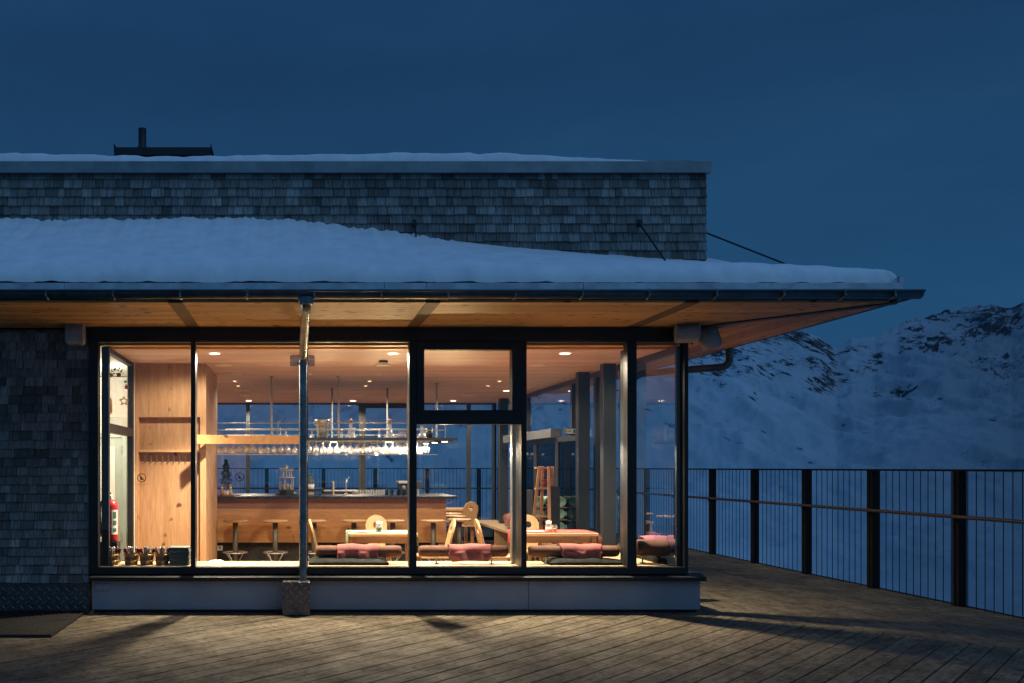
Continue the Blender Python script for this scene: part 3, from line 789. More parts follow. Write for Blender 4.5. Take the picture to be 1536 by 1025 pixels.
for k in range(nh):
    x = nx0 + .07 + k * (nx1 - nx0 - .12) / (nh - 1); z = PZ(687, BY)
    mb = MB(); y = BY + .118
    mb.box(x - .010, y - .006, z - .05, x + .010, y, z + .02)
    mb.tube([(x, y - .005, z), (x + .004, y - .05, z + .01), (x + .01, y - .075, z + .04)], .0045, 6)
    mb.tube([(x, y - .005, z - .035), (x + .004, y - .035, z - .045), (x + .008, y - .045, z - .02)], .004, 6)
    tag(build('coat_hook', mb, M_steel), 'small steel coat hook in the row under the niche shelf', 'coat hook', 'coat hooks in the timber niche')
# window seat (ledge) along front and right
mb = MB()
mb.box(-1.99, D + .075, ZB - .045, 4.04, 10.24, ZB - .003)
mb.box(3.52, 10.241, ZB - .045, 4.04, YB - .06, ZB - .003)
for x in (-1.9, -.4, 1.1, 2.6, 3.95): mb.box(x, D + .09, .04, x + .04, 10.2, ZB - .046)
for y in (11.4, 13, 14.6, 16.2): mb.box(3.56, y, .04, 4.0, y + .04, ZB - .046)
mb.box(1.2, 17.7, ZB - .045, 3.519, YB - .06, ZB - .003); mb.box(1.22, 17.74, .04, 1.26, 18.2, ZB - .046)
tag(build('window_bench', mb, M_bench, bevel=.003), 'long pale wooden bench running along the inside of the windows', 'bench')

# ------------------------------------------------------------------ snow
def lip(t, w=0.10):
    u = min(max(t / w, 0), 1); return math.sqrt(max(0.0, 1 - (1 - u) ** 2))
WX = [-6, -2.5, -.68, .1, 1.0, 1.40, 2.3, 3.2, 4.4]; WZ = [4.18, 4.20, 4.225, 4.18, 4.08, 4.005, 3.90, 3.83, 3.755]
def canopy_snow():
    mb = MB(); rows = []
    T = [0, .004, .012, .024, .04, .06, .085, .11, .14] + [.14 + .86 * k / 34 for k in range(1, 35)]
    xe = XE - .05; ye = YE + .015
    NF, NS = 330, 120
    for t in T:
        row = []
        yy = ye + (D - .026 - ye) * t; xc = xe - (xe - UX1 - .02) * t
        for i in range(NF):
            x = XL + (xc - XL) * i / NF
            wz = float(np.interp(x, WX, WZ)) + (n1(x * 2.3, 3) - .5) * .05 * (1 if x < 1.6 else .4) + (n1(x * 26, 6) - .5) * .045 * (1 if x < 1.7 else .2)
            b = 0.17 + .05 * (n1(x * 1.2, 9) - .5)
            edge = 3.214 + max(0, (n1(x * 5.3, 1.5) - .42)) * .05
            z = edge + b * lip(t, .13) + (wz - edge - b) * (t ** 1.12)
            z += (n1(x * .8, t * 2.4 + 20) - .5) * .035 * min(1, t * 5) * (1 - t ** 6) + (n1(x * 5, t * 9) - .5) * .012 * min(1, t * 10)
            y = yy + (n1(x * 4, t * 3 + 40) - .5) * .045 * (1 - t) ** 3
            if x > 4.0: z -= 0.05 * ((x - 4.0) / 1.4) ** 2 * (t > .05)
            if 3.6 < x: y += .06 * min(1, (x - 3.6)) * (n1(x * 2.5, 77)) * (1 - t) ** 4
            row.append((x, y, z))
        for j in range(NS + 1):
            f = (j / NS) ** 1.5
            y = yy + (18.2 - yy) * f
            wz = 3.755; b = .155
            edge = 3.21; z = edge + b * lip(t, .13) + (wz - edge - b) * (t ** 1.12) - .05 * (1 - t) * (t > .05)
            z += (n1(y * 1.5, t * 4 + 60) - .5) * .08 * min(1, t * 5)
            row.append((xc + (n1(y * 3, 5) - .5) * .03 * (1 - t), y, z))
        rows.append(row)
    mb.grid(rows)
    return mb
tag(build('roof_snow', canopy_snow(), M_snow), 'thick smooth snow drift on the canopy roof below the shingled wall', 'snow')
def top_snow():
    mb = MB(); rows = []
    xs = [XL + (PX(985, D) - XL) * k / 260 for k in range(261)]
    T = [0, .01, .03, .06, .1, .2, .4, .7, 1]
    for t in T:
        row = []
        for x in xs:
            tp = min(1, max(0, (PX(985, D) - x) / 1.5)); tp = tp ** .6
            hgt = (.085 + .02 * math.sin(x * 1.3) + (n1(x * 5, 2) - .5) * .03) * tp * (1.0 if x > -3 else 1.05)
            y0 = D + .045 - .04 * min(1, tp * 1.5) + (n1(x * 9, 4) - .5) * .03
            row.append((x, y0 + t * 2.2, (4.826 if x < 2 else 4.83) + (hgt + .03) * lip(t, .06) + (n1(x * 3, t * 6) - .5) * .02 * min(1, t * 20) * tp))
        rows.append(row)
    mb.grid(rows)
    return mb
tag(build('roof_snow', top_snow(), M_snow), 'thin crust of snow along the top edge of the upper roof', 'snow')
# roof vent box with chimney pipe
vb = thing('roof_vent_box', 'flat dark metal vent box on the upper roof carrying a short flue', 'roof vent', (PX(243, 11.2), 11.2, 4.86))
x0, x1 = PX(171, 11), PX(317, 11)
mb = MB(); mb.box(x0 + .05, 11.05, 4.862, x1 - .05, 11.95, 5.36); mb.box(x0, 11, 5.361, x1, 12, PZ(221, 11)); mb.box(x0, 10.99, 5.39, x0 + .012, 12, PZ(217, 11)); mb.box(x1 - .012, 10.99, 5.39, x1, 12, PZ(217, 11))
build('box', mb, M_black, vb)
mb = MB(); rows = []
for t in range(7):
    rows.append([(x0 + .08 + (x1 - x0 - .45) * k / 40, 11.05 + t * .12, PZ(221, 11) + .004 + .028 * math.sin(PI * t / 6) ** .5 * (n1(k * .4, t) + .2)) for k in range(41)])
mb.grid(rows); build('snow_crust', mb, M_snow, vb)
cx = PX(213.5, 11.5); z0 = PZ(221, 11) + .002
ch = thing('flue_pipe', 'short black flue pipe with a thick collar standing on the roof vent box', 'chimney', (cx, 11.5, z0))
mb = MB(); mb.lathe([(.0, 0), (.058, 0), (.058, .09), (.072, .11), (.072, .155), (.05, .19), (.05, .40), (.052, .41), (.0, .41)], (cx, 11.5, z0), 20); build('pipe', mb, M_black, ch)
mb = MB(); mb.torus((cx, 11.5, z0 + .13), .073, .012); build('collar', mb, M_black, ch)
# tie rods
def rod(a, b, lab):
    t = thing('tie_rod', lab, 'tie rod', a)
    mb = MB(); mb.cyl(a, b, .0095, n=8); build('rod', mb, M_black, t)
    mb = MB(); mb.box(a[0] - .02, a[1] - .012, a[2] - .035, a[0] + .02, a[1] + .012, a[2] + .035); build('anchor_plate', mb, M_black, t)
rod((PX(957, D), D - .03, PZ(336, D)), (3.70, 8.7, 3.34), 'thin dark tie rod slanting from the shingled wall into the snow near the right corner')
rod((PX(621, D), D - .03, PZ(336, D)), (1.26, 9.0, 3.35), 'short dark rod end poking from the snow in mid wall')
rod((UX1 + .02, 10.0, 4.21), (5.33, 8.95, 3.38), 'long dark tie rod slanting from the side wall over the corner of the canopy')
# loudspeakers under the eave
def speaker(loc, rz, lab, tilt=.25, w=.2, h=.26, oval=False):
    t = thing('loudspeaker', lab, 'loudspeaker', loc, rz)
    mb = MB(); poly = [(-.09, -h / 2), (.05, -h / 2 + .03), (.09, 0), (.05, h / 2 - .02), (-.09, h / 2)]
    n = 9; rows = []
    body = MB()
    prof = []
    for k in range(n + 1):
        u = k / n; z = -h / 2 + h * u
        prof.append((-.06 - .05 * math.sin(PI * u), z))
    poly = prof + [(.09, h / 2 - .02), (.09, -h / 2 + .02)]
    if oval:
        body.lathe([(0, -.10), (.10, -.10), (.128, -.085), (.13, .04), (.10, .09), (0, .10)], n=28, axis='y'); body.v = [(p[0] * .80, p[1], p[2]) for p in body.v]
    else: body.prism(poly, -w / 2, w / 2, 'yz')
    R = Matrix.Rotation(-tilt, 4, 'X'); body.xform(R)
    build('cabinet', body, M_speaker, t, bevel=0 if oval else .035, local=True)
    g = MB()
    if oval: g.lathe([(0, -.104), (.112, -.104), (.118, -.0995), (0, -.1005)], n=28, axis='y'); g.v = [(p[0] * .80, p[1], p[2]) for p in g.v]
    gp = [(p[0] - .004, p[1] * .86) for p in prof] + [(p[0] - .0005, p[1] * .86) for p in reversed(prof)]
    if not oval: g.prism(gp, -w / 2 + .02, w / 2 - .02, 'yz')
    g.xform(R); build('grille', g, M_fascia, t, local=True)
    k = MB(); k.box(-.015, .06, -.02, .015, .16, .02); k.box(-.04, .15, -.06, .04, .165, .06); build('bracket', k, M_black, t, local=True)
speaker((PX(114, D - .17), D - .19, PZ(501, D - .17)), .10, 'grey loudspeaker on the dark shingle wall at far left under the eave', .12)
speaker((PX(1028, D - .2), D - .24, PZ(500, D - .2)), -.25, 'pale loudspeaker at the glass corner, left one of the pair', .3, .24, .21)
speaker((PX(1058, D + .05), D - .02, PZ(509, D + .05)), 1.25, 'dark oval loudspeaker at the glass corner turned to the right, farther of the pair', .3, .24, .22, True)
# grating
gr = thing('floor_grating', 'black ribbed metal grating set on the deck at left', 'grating', (-3.6, 8.9, 0))
mb = MB(); gx1 = -2.23; gx0 = -5.0; gy0, gy1 = 8.2, D - .02
mb.box(gx0, gy0, .004, gx1, gy0 + .02, .026); mb.box(gx1 - .02, gy0 + .021, .004, gx1, gy1, .026); build('edge_frame', mb, M_black, gr)
mb = MB(); x = gx0
while x < gx1 - .03: mb.box(x, gy0 + .022, .004, x + .016, gy1, .022); x += .036
build('ribs', mb, M_rubber, gr)
mb = MB(); mb.box(gx0, gy0 + .01, .0025, gx1 - .01, gy1, .0035); build('tray', mb, M_rubber, gr)

# ------------------------------------------------------------------ fences
def fence(pts_axis, fixed, axis, lab, posts, zt=1.515, nb=11, rail_in=-.09, cap=99):
    f = thing('terrace_fence', lab, 'fence', (fixed, posts[0], 0) if axis == 'y' else (posts[0], fixed, 0))
    def P(a, d, z): return (fixed + d, a, z) if axis == 'y' else (a, fixed + d, z)
    def bx(mb, a0, a1, d0, d1, z0, z1):
        p = P(a0, d0, z0); q = P(a1, d1, z1)
        mb.box(min(p[0], q[0]), min(p[1], q[1]), z0, max(p[0], q[0]), max(p[1], q[1]), z1)
    for a in posts:
        mb = MB(); bx(mb, a - .05, a - .008, -.045, .045, .0, zt - .012); bx(mb, a + .008, a + .05, -.045, .045, .0, zt - .012); bx(mb, a - .008, a + .008, -.03, .03, .0, zt - .013)
        build('post', mb, M_fence, f)
    mb = MB(); bx(mb, posts[0] - .05, posts[-1] + .05, -.025, .025, zt - .012, zt + .012); build('top_rail', mb, M_fence, f)
    mb = MB(); bx(mb, posts[0] - .05, posts[-1] + .05, -.022, .022, -.10, -.06); bx(mb, posts[0] - .05, posts[-1] + .05, .035, .06, -.2, .012); build('bottom_rail', mb, M_fence, f)
    hr = MB(); hr.cyl(P(posts[0] - .2, rail_in, 1.0), P(posts[-1], rail_in, 1.0), .021, n=12); h = build('handrail', hr, M_rail, f)
    for a in posts:
        mb = MB(); mb.tube([P(a - .03, -.03, .95), P(a - .03, rail_in + .01, .945), P(a - .03, rail_in, .98)], .007, 6); build('bracket', mb, M_fence, h)
    cnt = 0; rest = MB(); rest_used = False
    segs = list(zip(posts[:-1], posts[1:]))
    for a, b in segs:
        for k in range(1, nb + 1):
            t = a + (b - a) * k / (nb + 1)
            if cnt < cap:
                mb = MB(); mb.cyl(P(t, 0, -.06), P(t, 0, zt - .012), .0045, n=6); build('baluster', mb, M_fence, f)
            else:
                rest.cyl(P(t, 0, -.06), P(t, 0, zt - .012), .0055, n=6); rest_used = True
            cnt += 1
    if rest_used:
        o = build('baluster', rest, M_fence, f); o['kind'] = 'stuff'
fence(None, 7.39, 'y', 'black metal terrace fence of thin uprights along the right side', [8.55, 10.05, 11.55, 13.06, 14.54, 16.02, 17.52, 19.02, 20.52, 22.02, 23.5])
fence(None, 23.5, 'x', 'rear terrace fence of thin uprights seen through the back windows', [-2.4, -.78, .70, 2.05, 3.4, 4.75, 6.1, 7.3], nb=13)

# ================================================================== INTERIOR
BARY = 13.2
bar = thing('bar_counter', 'long oak bar counter with black stone top', 'bar counter', (.5, BARY, .04))
bxa, bxb = PX(316, BARY), PX(669, BARY)
zt = PZ(747.5, BARY)
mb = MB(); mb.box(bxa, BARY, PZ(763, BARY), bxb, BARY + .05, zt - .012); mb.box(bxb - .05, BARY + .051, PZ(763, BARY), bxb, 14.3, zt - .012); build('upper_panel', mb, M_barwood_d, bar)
mb = MB(); mb.box(bxa, BARY - .006, PZ(814, BARY), bxb + .004, BARY + .05, PZ(763.5, BARY)); mb.box(bxb - .05, BARY + .051, PZ(814, BARY), bxb + .004, 14.3, PZ(763.5, BARY)); build('front_panel', mb, M_barwood, bar, bevel=.002)
mb = MB(); mb.box(bxa, BARY + .08, .041, bxb - .1, 14.2, PZ(814, BARY) - .002); build('kick_board', mb, M_kick, bar)
mb = MB(); mb.box(bxa, BARY - .12, zt - .008, PX(686, BARY - .1), 14.45, zt + .032); build('countertop', mb, M_top, bar, bevel=.003)
CT = zt + .034
# socket on kick
mb = MB(); x, z = PX(330, BARY + .08), PZ(822, BARY + .08)
so = thing('wall_socket', 'white socket plate on the dark kick board under the bar', 'socket', (x, BARY + .078, z))
mb.box(x - .04, BARY + .068, z - .04, x + .04, BARY + .078, z + .04); build('plate', mb, M_paper, so, bevel=.004)
mb = MB(); mb.prism([(x - .018, z - .005), (x + .018, z - .005), (x + .018, z + .003), (x, z + .02), (x - .018, z + .003)], BARY + .063, BARY + .067, 'xz'); build('outlet', mb, M_rubber, so)
# stools
SY = 12.90
def make_stool(loc, lab):
    t = thing('bar_stool', lab, 'bar stool', loc, 0, 'bar stools along the bar')
    mb = MB(); mb.lathe([(0, .725), (.165, .725), (.178, .735), (.178, .748), (.165, .757), (0, .757)], n=32); build('seat', mb, M_pine, t, local=True)
    mb = MB(); mb.lathe([(0, 0), (.037, 0), (.037, .724), (0, .724)], n=20); build('pedestal', mb, M_olive, t, local=True)
    mb = MB(); mb.torus((0, 0, .29), .172, .010); build('foot_ring', mb, M_steel, t, local=True)
    for k in range(4):
        a = PI / 4 + k * PI / 2; mb = MB(); mb.tube([(.172 * math.cos(a), .172 * math.sin(a), .29), (.10 * math.cos(a), .10 * math.sin(a), .2), (.037 * math.cos(a), .037 * math.sin(a), .12)], .007, 6)
        build('strut', mb, M_steel, t, local=True)
    mb = MB(); mb.lathe([(0, 0), (.16, 0), (.16, .008), (.04, .012), (0, .012)], n=24); build('base', mb, M_olive, t, local=True)
    return t
ords = ['first', 'second', 'third', 'fourth', 'fifth', 'sixth']
st0 = None
for k, px in enumerate((353, 413, 471, 531, 589, 650)):
    loc = (PX(px, SY), SY, .04); lab = f'round-seated bar stool in front of the bar, {ords[k]} from the left'
    if st0 is None: st0 = make_stool(loc, lab)
    else: dup(st0, loc, 0, lab)
for (px, Y), lab in zip(((689, 13.15), (682, 14.0), (677, 14.8)), ('round-seated bar stool at the right end of the bar, nearest one', 'round-seated bar stool at the right end of the bar, middle one', 'round-seated bar stool at the right end of the bar, farthest one')):
    dup(st0, (PX(px, Y), Y, .04), 0, lab)

# chairs: arched back with a round hole, splayed legs
def make_chair(loc, rz, lab):
    t = thing('wooden_chair', lab, 'chair', loc, rz, 'wooden chairs with pierced backs')
    mb = MB(); mb.prism([(-.19, -.19), (.19, -.19), (.215, .12), (.17, .21), (-.17, .21), (-.215, .12)], .425, .455, 'xy'); build('seat', mb, M_pine, t, bevel=.008, local=True)
    n = 48; hz = .31; out = []; inn = []
    for k in range(n):
        a = 2 * PI * k / n; c, s = math.cos(a), math.sin(a)
        inn.append((.042 * c, hz + .042 * s))
        # outline: arch of radius .18 on straight sides narrowing to .12 at the foot
        best = 0
        for q in range(1, 260):
            r = q * .002; x, z = r * c, hz + r * s
            half = .105 + .035 * min(1, max(0, z) / .28)
            inside = z > 0 and (abs(x) < half if z < .305 else (x * x + (z - .305) ** 2) < .14 ** 2)
            if inside: best = r
        out.append((best * c, hz + best * s))
    mb = MB(); mb.ring_prism(out, inn, -.012, .012, 'xz')
    mb.xform(Matrix.Translation((0, -.18, .456)) @ Matrix.Rotation(.26, 4, 'X'))
    build('backrest', mb, M_pinev, t, bevel=.004, local=True)
    for sx in (-1, 1):
        for sy in (-1, 1):
            mb = MB(); mb.cyl((sx * .13, sy * .13, .426), (sx * .19, sy * .20, 0), .017, .013, 10); build('leg', mb, M_pinev, t, local=True)
    return t
# facing: rz = 0 sits facing +y (backrest on the near side, y-)
FZ = .04
def chair_at(px, Y, rz, lab, first=[None]):
    loc = (PX(px, Y), Y, FZ)
    if first[0] is None: first[0] = make_chair(loc, rz, lab)
    else: dup(first[0], loc, rz, lab)
chair_at(567, 11.45, PI, 'wooden chair behind the green-covered table showing its pierced arched back')
chair_at(501, 10.85, -PI / 2, 'wooden chair in side view at the left of the green-covered table')
chair_at(645, 10.85, PI / 2, 'wooden chair in side view at the right of the green-covered table')
chair_at(750, 10.85, -PI / 2, 'wooden chair in side view at the left of the red-covered table')
chair_at(800, 11.55, PI, 'wooden chair behind the red-covered table showing its pierced arched back')
chair_at(699, 16.6, 0.15, 'wooden chair at the far table, its pierced back turned to the window')
# tables
def make_table(loc, lab, w, d, cloth, clab):
    t = thing('dining_table', lab, 'table', loc, 0, 'pale wooden dining tables')
    mb = MB(); mb.box(-w / 2, -d / 2, .70, w / 2, d / 2, .735); build('tabletop', mb, M_pine, t, bevel=.004, local=True)
    for sx in (-1, 1):
        for sy in (-1, 1):
            mb = MB(); x, y = sx * (w / 2 - .05), sy * (d / 2 - .05); mb.box(x - .03, y - .03, 0, x + .03, y + .03, .70); build('leg', mb, M_pinev, t, bevel=.003, local=True)
    mb = MB(); mb.box(-w / 2 + .08, -d / 2 + .04, .62, w / 2 - .08, -d / 2 + .06, .699); mb.box(-w / 2 + .08, d / 2 - .06, .62, w / 2 - .08, d / 2 - .04, .699); build('apron', mb, M_pine, t, local=True)
    if cloth:
        mb = MB(); x, y, z = loc; rows = []
        for u in [-w / 2 - .012, -w / 2 - .010, -w / 2 - .004] + [-w / 2 + w * k / 12 for k in range(13)] + [w / 2 + .004, w / 2 + .010, w / 2 + .012]:
            drop = 0
            if abs(u) > w / 2 + .011: drop = .16
            elif abs(u) > w / 2 + .009: drop = .012
            elif abs(u) > w / 2 + .003: drop = .003
            rows.append([(x + u, y - .26 + .52 * k / 6, z + .739 - drop) for k in range(7)])
        mb.grid(rows); tag(build('table_runner', mb, cloth, solid=.003), clab, 'tablecloth')
t1 = (PX(572, 10.78), 10.78, FZ); t2 = (PX(828, 10.85), 10.85, FZ); t3 = (2.75, 17.0, FZ)
make_table(t1, 'pale wooden dining table with green runner in front of the bar', .80, .62, M_greencloth, 'green cloth runner on the table in front of the bar')
make_table(t2, 'pale wooden dining table with red runner near the right column', .92, .62, M_redcloth, 'red cloth runner on the table near the right column')
make_table(t3, 'pale wooden dining table far back beside the rear windows', 1.1, .7, None, '')
TZ = FZ + .742
# table items
def jar(loc, lab, s=1.0, mat=None, lid=True, cat='jar'):
    t = thing('glass_jar', lab, cat, loc)
    mb = MB(); mb.lathe([(0, 0), (.036 * s, 0), (.038 * s, .01), (.038 * s, .075 * s), (.03 * s, .088 * s), (.03 * s, .1 * s)], n=18); build('jar_body', mb, M_crystal, t, local=True)
    mb = MB(); mb.lathe([(0, .004), (.034 * s, .004), (.034 * s, .055 * s), (0, .055 * s)], n=16); build('contents', mb, mat or M_leafy, t, local=True)
    if lid: mb = MB(); mb.lathe([(.032 * s, .098 * s), (.032 * s, .125 * s), (0, .127 * s)], n=16); build('lid', mb, M_paper, t, local=True)
    return t
jar((PX(568, 10.7), 10.68, TZ), 'clear jar of green sprigs standing on the green runner', 1.0, M_darkleaf)
jar((PX(570, 10.85), 10.86, TZ), 'white-lidded sugar jar behind the jar of green sprigs', .9, M_paper)
jar((PX(823, 10.75), 10.75, TZ), 'lidded pale jar standing on the red runner', 1.0, M_paper)
jar((PX(831, 10.72), 10.70, TZ), 'open amber glass beside the lidded jar on the red runner', .85, M_brass, False, 'glass')
def menu(loc, rz, lab):
    t = thing('menu_card', lab, 'menu', loc, rz, 'menus lying on tables')
    mb = MB(); mb.box(-.11, -.15, 0, .11, .15, .004); build('cover', mb, M_redcloth, t, local=True)
    mb = MB(); mb.add([(-.10, -.14, .005), (.10, -.14, .005), (.10, .14, .005), (-.10, .14, .005), (-.10, -.14, .012), (.10, -.14, .007), (.10, .14, .007), (-.10, .14, .02)], [(0, 3, 2, 1), (4, 5, 6, 7), (0, 1, 5, 4), (1, 2, 6, 5), (2, 3, 7, 6), (3, 0, 4, 7)]); build('pages', mb, M_paper, t, local=True)
menu((PX(540, 10.7), 10.68, TZ), 1.1, 'open menu lying on the green table runner'); menu((PX(795, 10.75), 10.72, TZ), 1.5, 'open menu lying on the red table runner')
# bolsters on steel feet
def bolster(a, b, r, lab, feet=True, mat=None):
    a = Vector(a); b = Vector(b); L = (b - a).length
    t = thing('bolster', lab, 'bolster', ((a + b) / 2)[:])
    mb = MB(); prof = [(0, 0), (r * .75, .0), (r * .93, .012), (r, .04)] + [(r * (1 + .02 * math.sin(k * 2.1)), .04 + (L - .08) * k / 8) for k in range(1, 8)] + [(r, L - .04), (r * .93, L - .012), (r * .75, L), (0, L)]
    mb.lathe(prof, n=26); q = (b - a).to_track_quat('Z', 'Y').to_matrix().to_4x4(); mb.xform(Matrix.Translation(a) @ q)
    build('roll', mb, mat or M_leather, t)
    if feet:
        for u in (.2, .82):
            p = a.lerp(b, u); d = (b - a).normalized(); s = Vector((-d.y, d.x, 0)) * .0
            mb = MB(); mb.cyl((p.x, p.y, ZB), (p.x, p.y, p.z - r * .8), .010, n=8); mb.cyl((p.x, p.y, ZB - .002), (p.x, p.y, ZB + .006), .03, n=14); build('foot', mb, M_steel, t)
    return t
def throw(a, b, r, lab, mat, a0=-50, a1=230, seed=0, rag=.02):
    a = Vector(a); b = Vector(b); d = (b - a).normalized(); s = Vector((-d.y, d.x, 0)); L = (b - a).length
    if s.y > 0: s = -s
    mb = MB(); rows = []; nu, nv = 30, 30
    for i in range(nu + 1):
        u = i / nu; row = []
        for j in range(nv + 1):
            v = j / nv
            lo = a0 + (n1(u * 2.2 + seed, 1) - .5) * 30; hi = a1
            th = math.radians(lo + (hi - lo) * v)
            rr = r + .012 + .009 * (n1(u * 5 + seed, v * 3 + u * 2) - .3) + .0045 * math.sin(u * 9 + v * 7 + seed)
            rr = max(rr, r + .006)
            hang = 0
            if th < 0: hang = -th * r * 1.25; th = 0.0; rr += hang * .12
            p = a + d * (u * L + (n1(v * 4, seed + 9) - .5) * rag * 3 * (1 if u > .5 else -.6) * abs(2 * u - 1))
            row.append(tuple(p + s * (rr * math.cos(th) + .010 * math.sin(u * 11 + seed) * (hang > 0)) + Vector((0, 0, rr * math.sin(th) - hang))))
        rows.append(row)
    mb.grid(rows)
    o = build('blanket', mb, mat, solid=.008, sub=1)
    # hem
    return tag(o, lab, 'blanket')
def cushion(x0, x1, y0, y1, z0, z1, lab, taper=0.0):
    mb = MB(); rows = []; n = 20; m = 12
    def zt(u, v):
        e = (1 - abs(2 * u - 1) ** 5) ** .5 * (1 - abs(2 * v - 1) ** 3) ** .5
        return e * (1 - taper * max(0, u - .6) / .4)
    top = [[(x0 + (x1 - x0) * i / n, y0 + (y1 - y0) * j / m, z0 + (z1 - z0) * (.35 + .65 * zt(i / n, j / m)) + (n1(i * .7, j * .5) - .5) * .012) for i in range(n + 1)] for j in range(m + 1)]
    bot = [[(p[0], p[1], z0) for p in r] for r in top]
    mb.grid(top); mb.grid(bot)
    for r in (0, m): mb.grid([top[r], bot[r]])
    mb.grid([[r[0] for r in top], [r[0] for r in bot]]); mb.grid([[r[n] for r in top], [r[n] for r in bot]])
    return tag(build('seat_cushion', mb, M_cushion), lab, 'cushion')
YB1 = 9.95; rb = 17 / 2 / 136.0; zb = PZ(827, YB1)
def fx(p): return PX(p, YB1)
bolster((fx(473), YB1, zb), (fx(602), YB1, zb), rb, 'brown leather bolster on the bench behind the downpipe')
throw((fx(505), YB1, zb), (fx(567), YB1, zb), rb, 'rose blanket draped over the bolster nearest the downpipe', M_pink, -70, 235, 1)
bolster((fx(628), YB1, zb), (fx(761), YB1, zb), rb, 'brown leather bolster on steel feet below the opening window')
throw((fx(673), YB1, zb), (fx(735), YB1, zb), rb, 'rumpled rose blanket over the bolster below the opening window', M_pink, -75, 220, 5, .04)
bolster((fx(793), YB1, zb), (fx(927), YB1, zb), rb, 'brown leather bolster on the bench in front of the red table')
throw((fx(838), YB1, zb), (fx(902), YB1, zb), rb, 'rose blanket with a slanting hem on the bolster in front of the red table', M_pink, -60, 230, 9, .06)
cushion(fx(463), fx(581), 9.80, 10.16, ZB, PZ(836, 9.9), 'flat black seat cushion under the bolster nearest the downpipe')
cushion(fx(820), fx(938), 9.80, 10.16, ZB, PZ(836, 9.9), 'flat black seat cushion with a pointed end in front of the red table', .8)
# side bolsters (run into depth)
bolster((PX(954, 10.02), 10.02, PZ(822, 10.02)), (PX(1003, 10.02), 10.04, PZ(822, 10.02)), .092, 'short thick brown bolster in the glass corner')
bolster((PX(962, 10.4), 10.4, PZ(818, 10.4)), (PX(1022, 10.4), 10.46, PZ(818, 10.4)), .092, 'brown bolster behind the short thick one in the glass corner')
throw((PX(960, 10.4), 10.4, PZ(818, 10.4)), (PX(1012, 10.4), 10.45, PZ(818, 10.4)), .094, 'mauve blanket thrown over the rear bolster in the glass corner', M_mauve, -25, 200, 13, .04)
cushion(PX(990, 10.2), 4.0, 10.0, 11.0, ZB, ZB + .10, 'black seat cushion in the glass corner under the mauve blanket')
bolster((3.72, 11.15, zb + .02), (3.72, 12.1, zb + .02), .07, 'brown bolster along the side glass behind the grey column')
throw((3.72, 11.2, zb + .02), (3.72, 11.5, zb + .02), .07, 'rose blanket end hanging from the bolster behind the grey column', M_pink, -60, 220, 17)
bolster((3.62, 12.6, zb + .03), (3.62, 13.7, zb + .03), .075, 'brown bolster sloping away at the right of the red table')
bolster((3.72, 15.0, zb + .03), (3.72, 16.0, zb + .03), .075, 'brown bolster on the side bench far back')
throw((3.70, 15.1, zb + .03), (3.70, 15.6, zb + .03), .08, 'rose blanket bundle over the far side bolster', M_pink, -60, 230, 21, .06)
bolster((2.1, 18.0, zb + .02), (3.3, 18.0, zb + .02), .075, 'brown bolster on the rear bench under the back windows')
throw((3.0, 18.0, zb + .02), (3.3, 18.0, zb + .02), .08, 'rose blanket on the rear bench bolster', M_pink, -60, 230, 25, .05)
# white cloth on ledge
mb = MB(); x0 = PX(314, 10.2); rows = [[(x0 + .012 * i, 10.02 + .02 * j, ZB + .003 + .04 * n1(i * .5, j * .6) * math.sin(PI * i / 14) ** .4 * math.sin(PI * j / 8) ** .4) for i in range(15)] for j in range(9)]
mb.grid(rows); tag(build('folded_cloth', mb, M_paper), 'small crumpled white cloth on the bench at the foot of the timber wall', 'cloth')
# ------------------------------------------------------------------ hanging glass rack
rk = thing('glass_rack', 'black steel rack hung from the ceiling over the bar holding stemware', 'glass rack', (.6, 13.6, 1.9))
RY0, RY1 = 12.9, 14.9
rz0 = PZ(661, RY0); rxa, rxb = PX(322, RY0), PX(686, RY0)
mb = MB()
for y in (RY0, RY0 + .5, RY0 + 1.0, RY0 + 1.5, RY1): mb.box(rxa, y - .02, rz0, rxb, y + .02, rz0 + .036)
for x in (rxa, (rxa + rxb) / 2, rxb - .04): mb.box(x, RY0 + .021, rz0 + .004, x + .04, RY1 - .021, rz0 + .03)
build('shelf_frame', mb, M_black, rk)
mb = MB(); mb.box(rxa + .05, RY0 + .022, rz0 + .0365, rxb - .05, RY1 - .022, rz0 + .0405); build('shelf_board', mb, M_black, rk)
for px, Y in ((407.5, RY0), (508, RY0), (612, RY0), (655, 13.9), (498, 14.9), (581, 14.9)):
    x = PX(px, Y)
    mb = MB(); mb.cyl((x, Y, rz0 + .03), (x, Y, ZC - .001), .016, n=12); mb.cyl((x, Y, ZC - .012), (x, Y, ZC - .001), .035, n=16); build('hanger_rod', mb, M_rod, rk)
for z in (PZ(635, RY0), PZ(645.5, RY0)):
    for y in (RY0, RY1):
        mb = MB(); mb.cyl((rxa, y, z), (PX(668, RY0), y, z), .006, n=8); build('gallery_rail', mb, M_rod, rk)
for px in (417, 545, 668):
    for y in (RY0, RY1):
        x = PX(px, RY0); mb = MB(); mb.cyl((x, y, rz0 + .03), (x, y, PZ(632, RY0)), .006, n=8); build('gallery_post', mb, M_rod, rk)
gz = PZ(682, RY0)
for k in range(8):
    y = RY0 - .02 + k * .26; mb = MB(); mb.box(rxa, y - .004, rz0 - .012, PX(650, RY0), y + .004, rz0 - .004); build('stem_rail', mb, M_steel, rk)
mb = MB(); mb.box(rxa - .03, RY0 - .05, gz - .006, PX(655, RY0), RY0 - .044, gz + .002); build('lower_rail', mb, M_steel, rk)
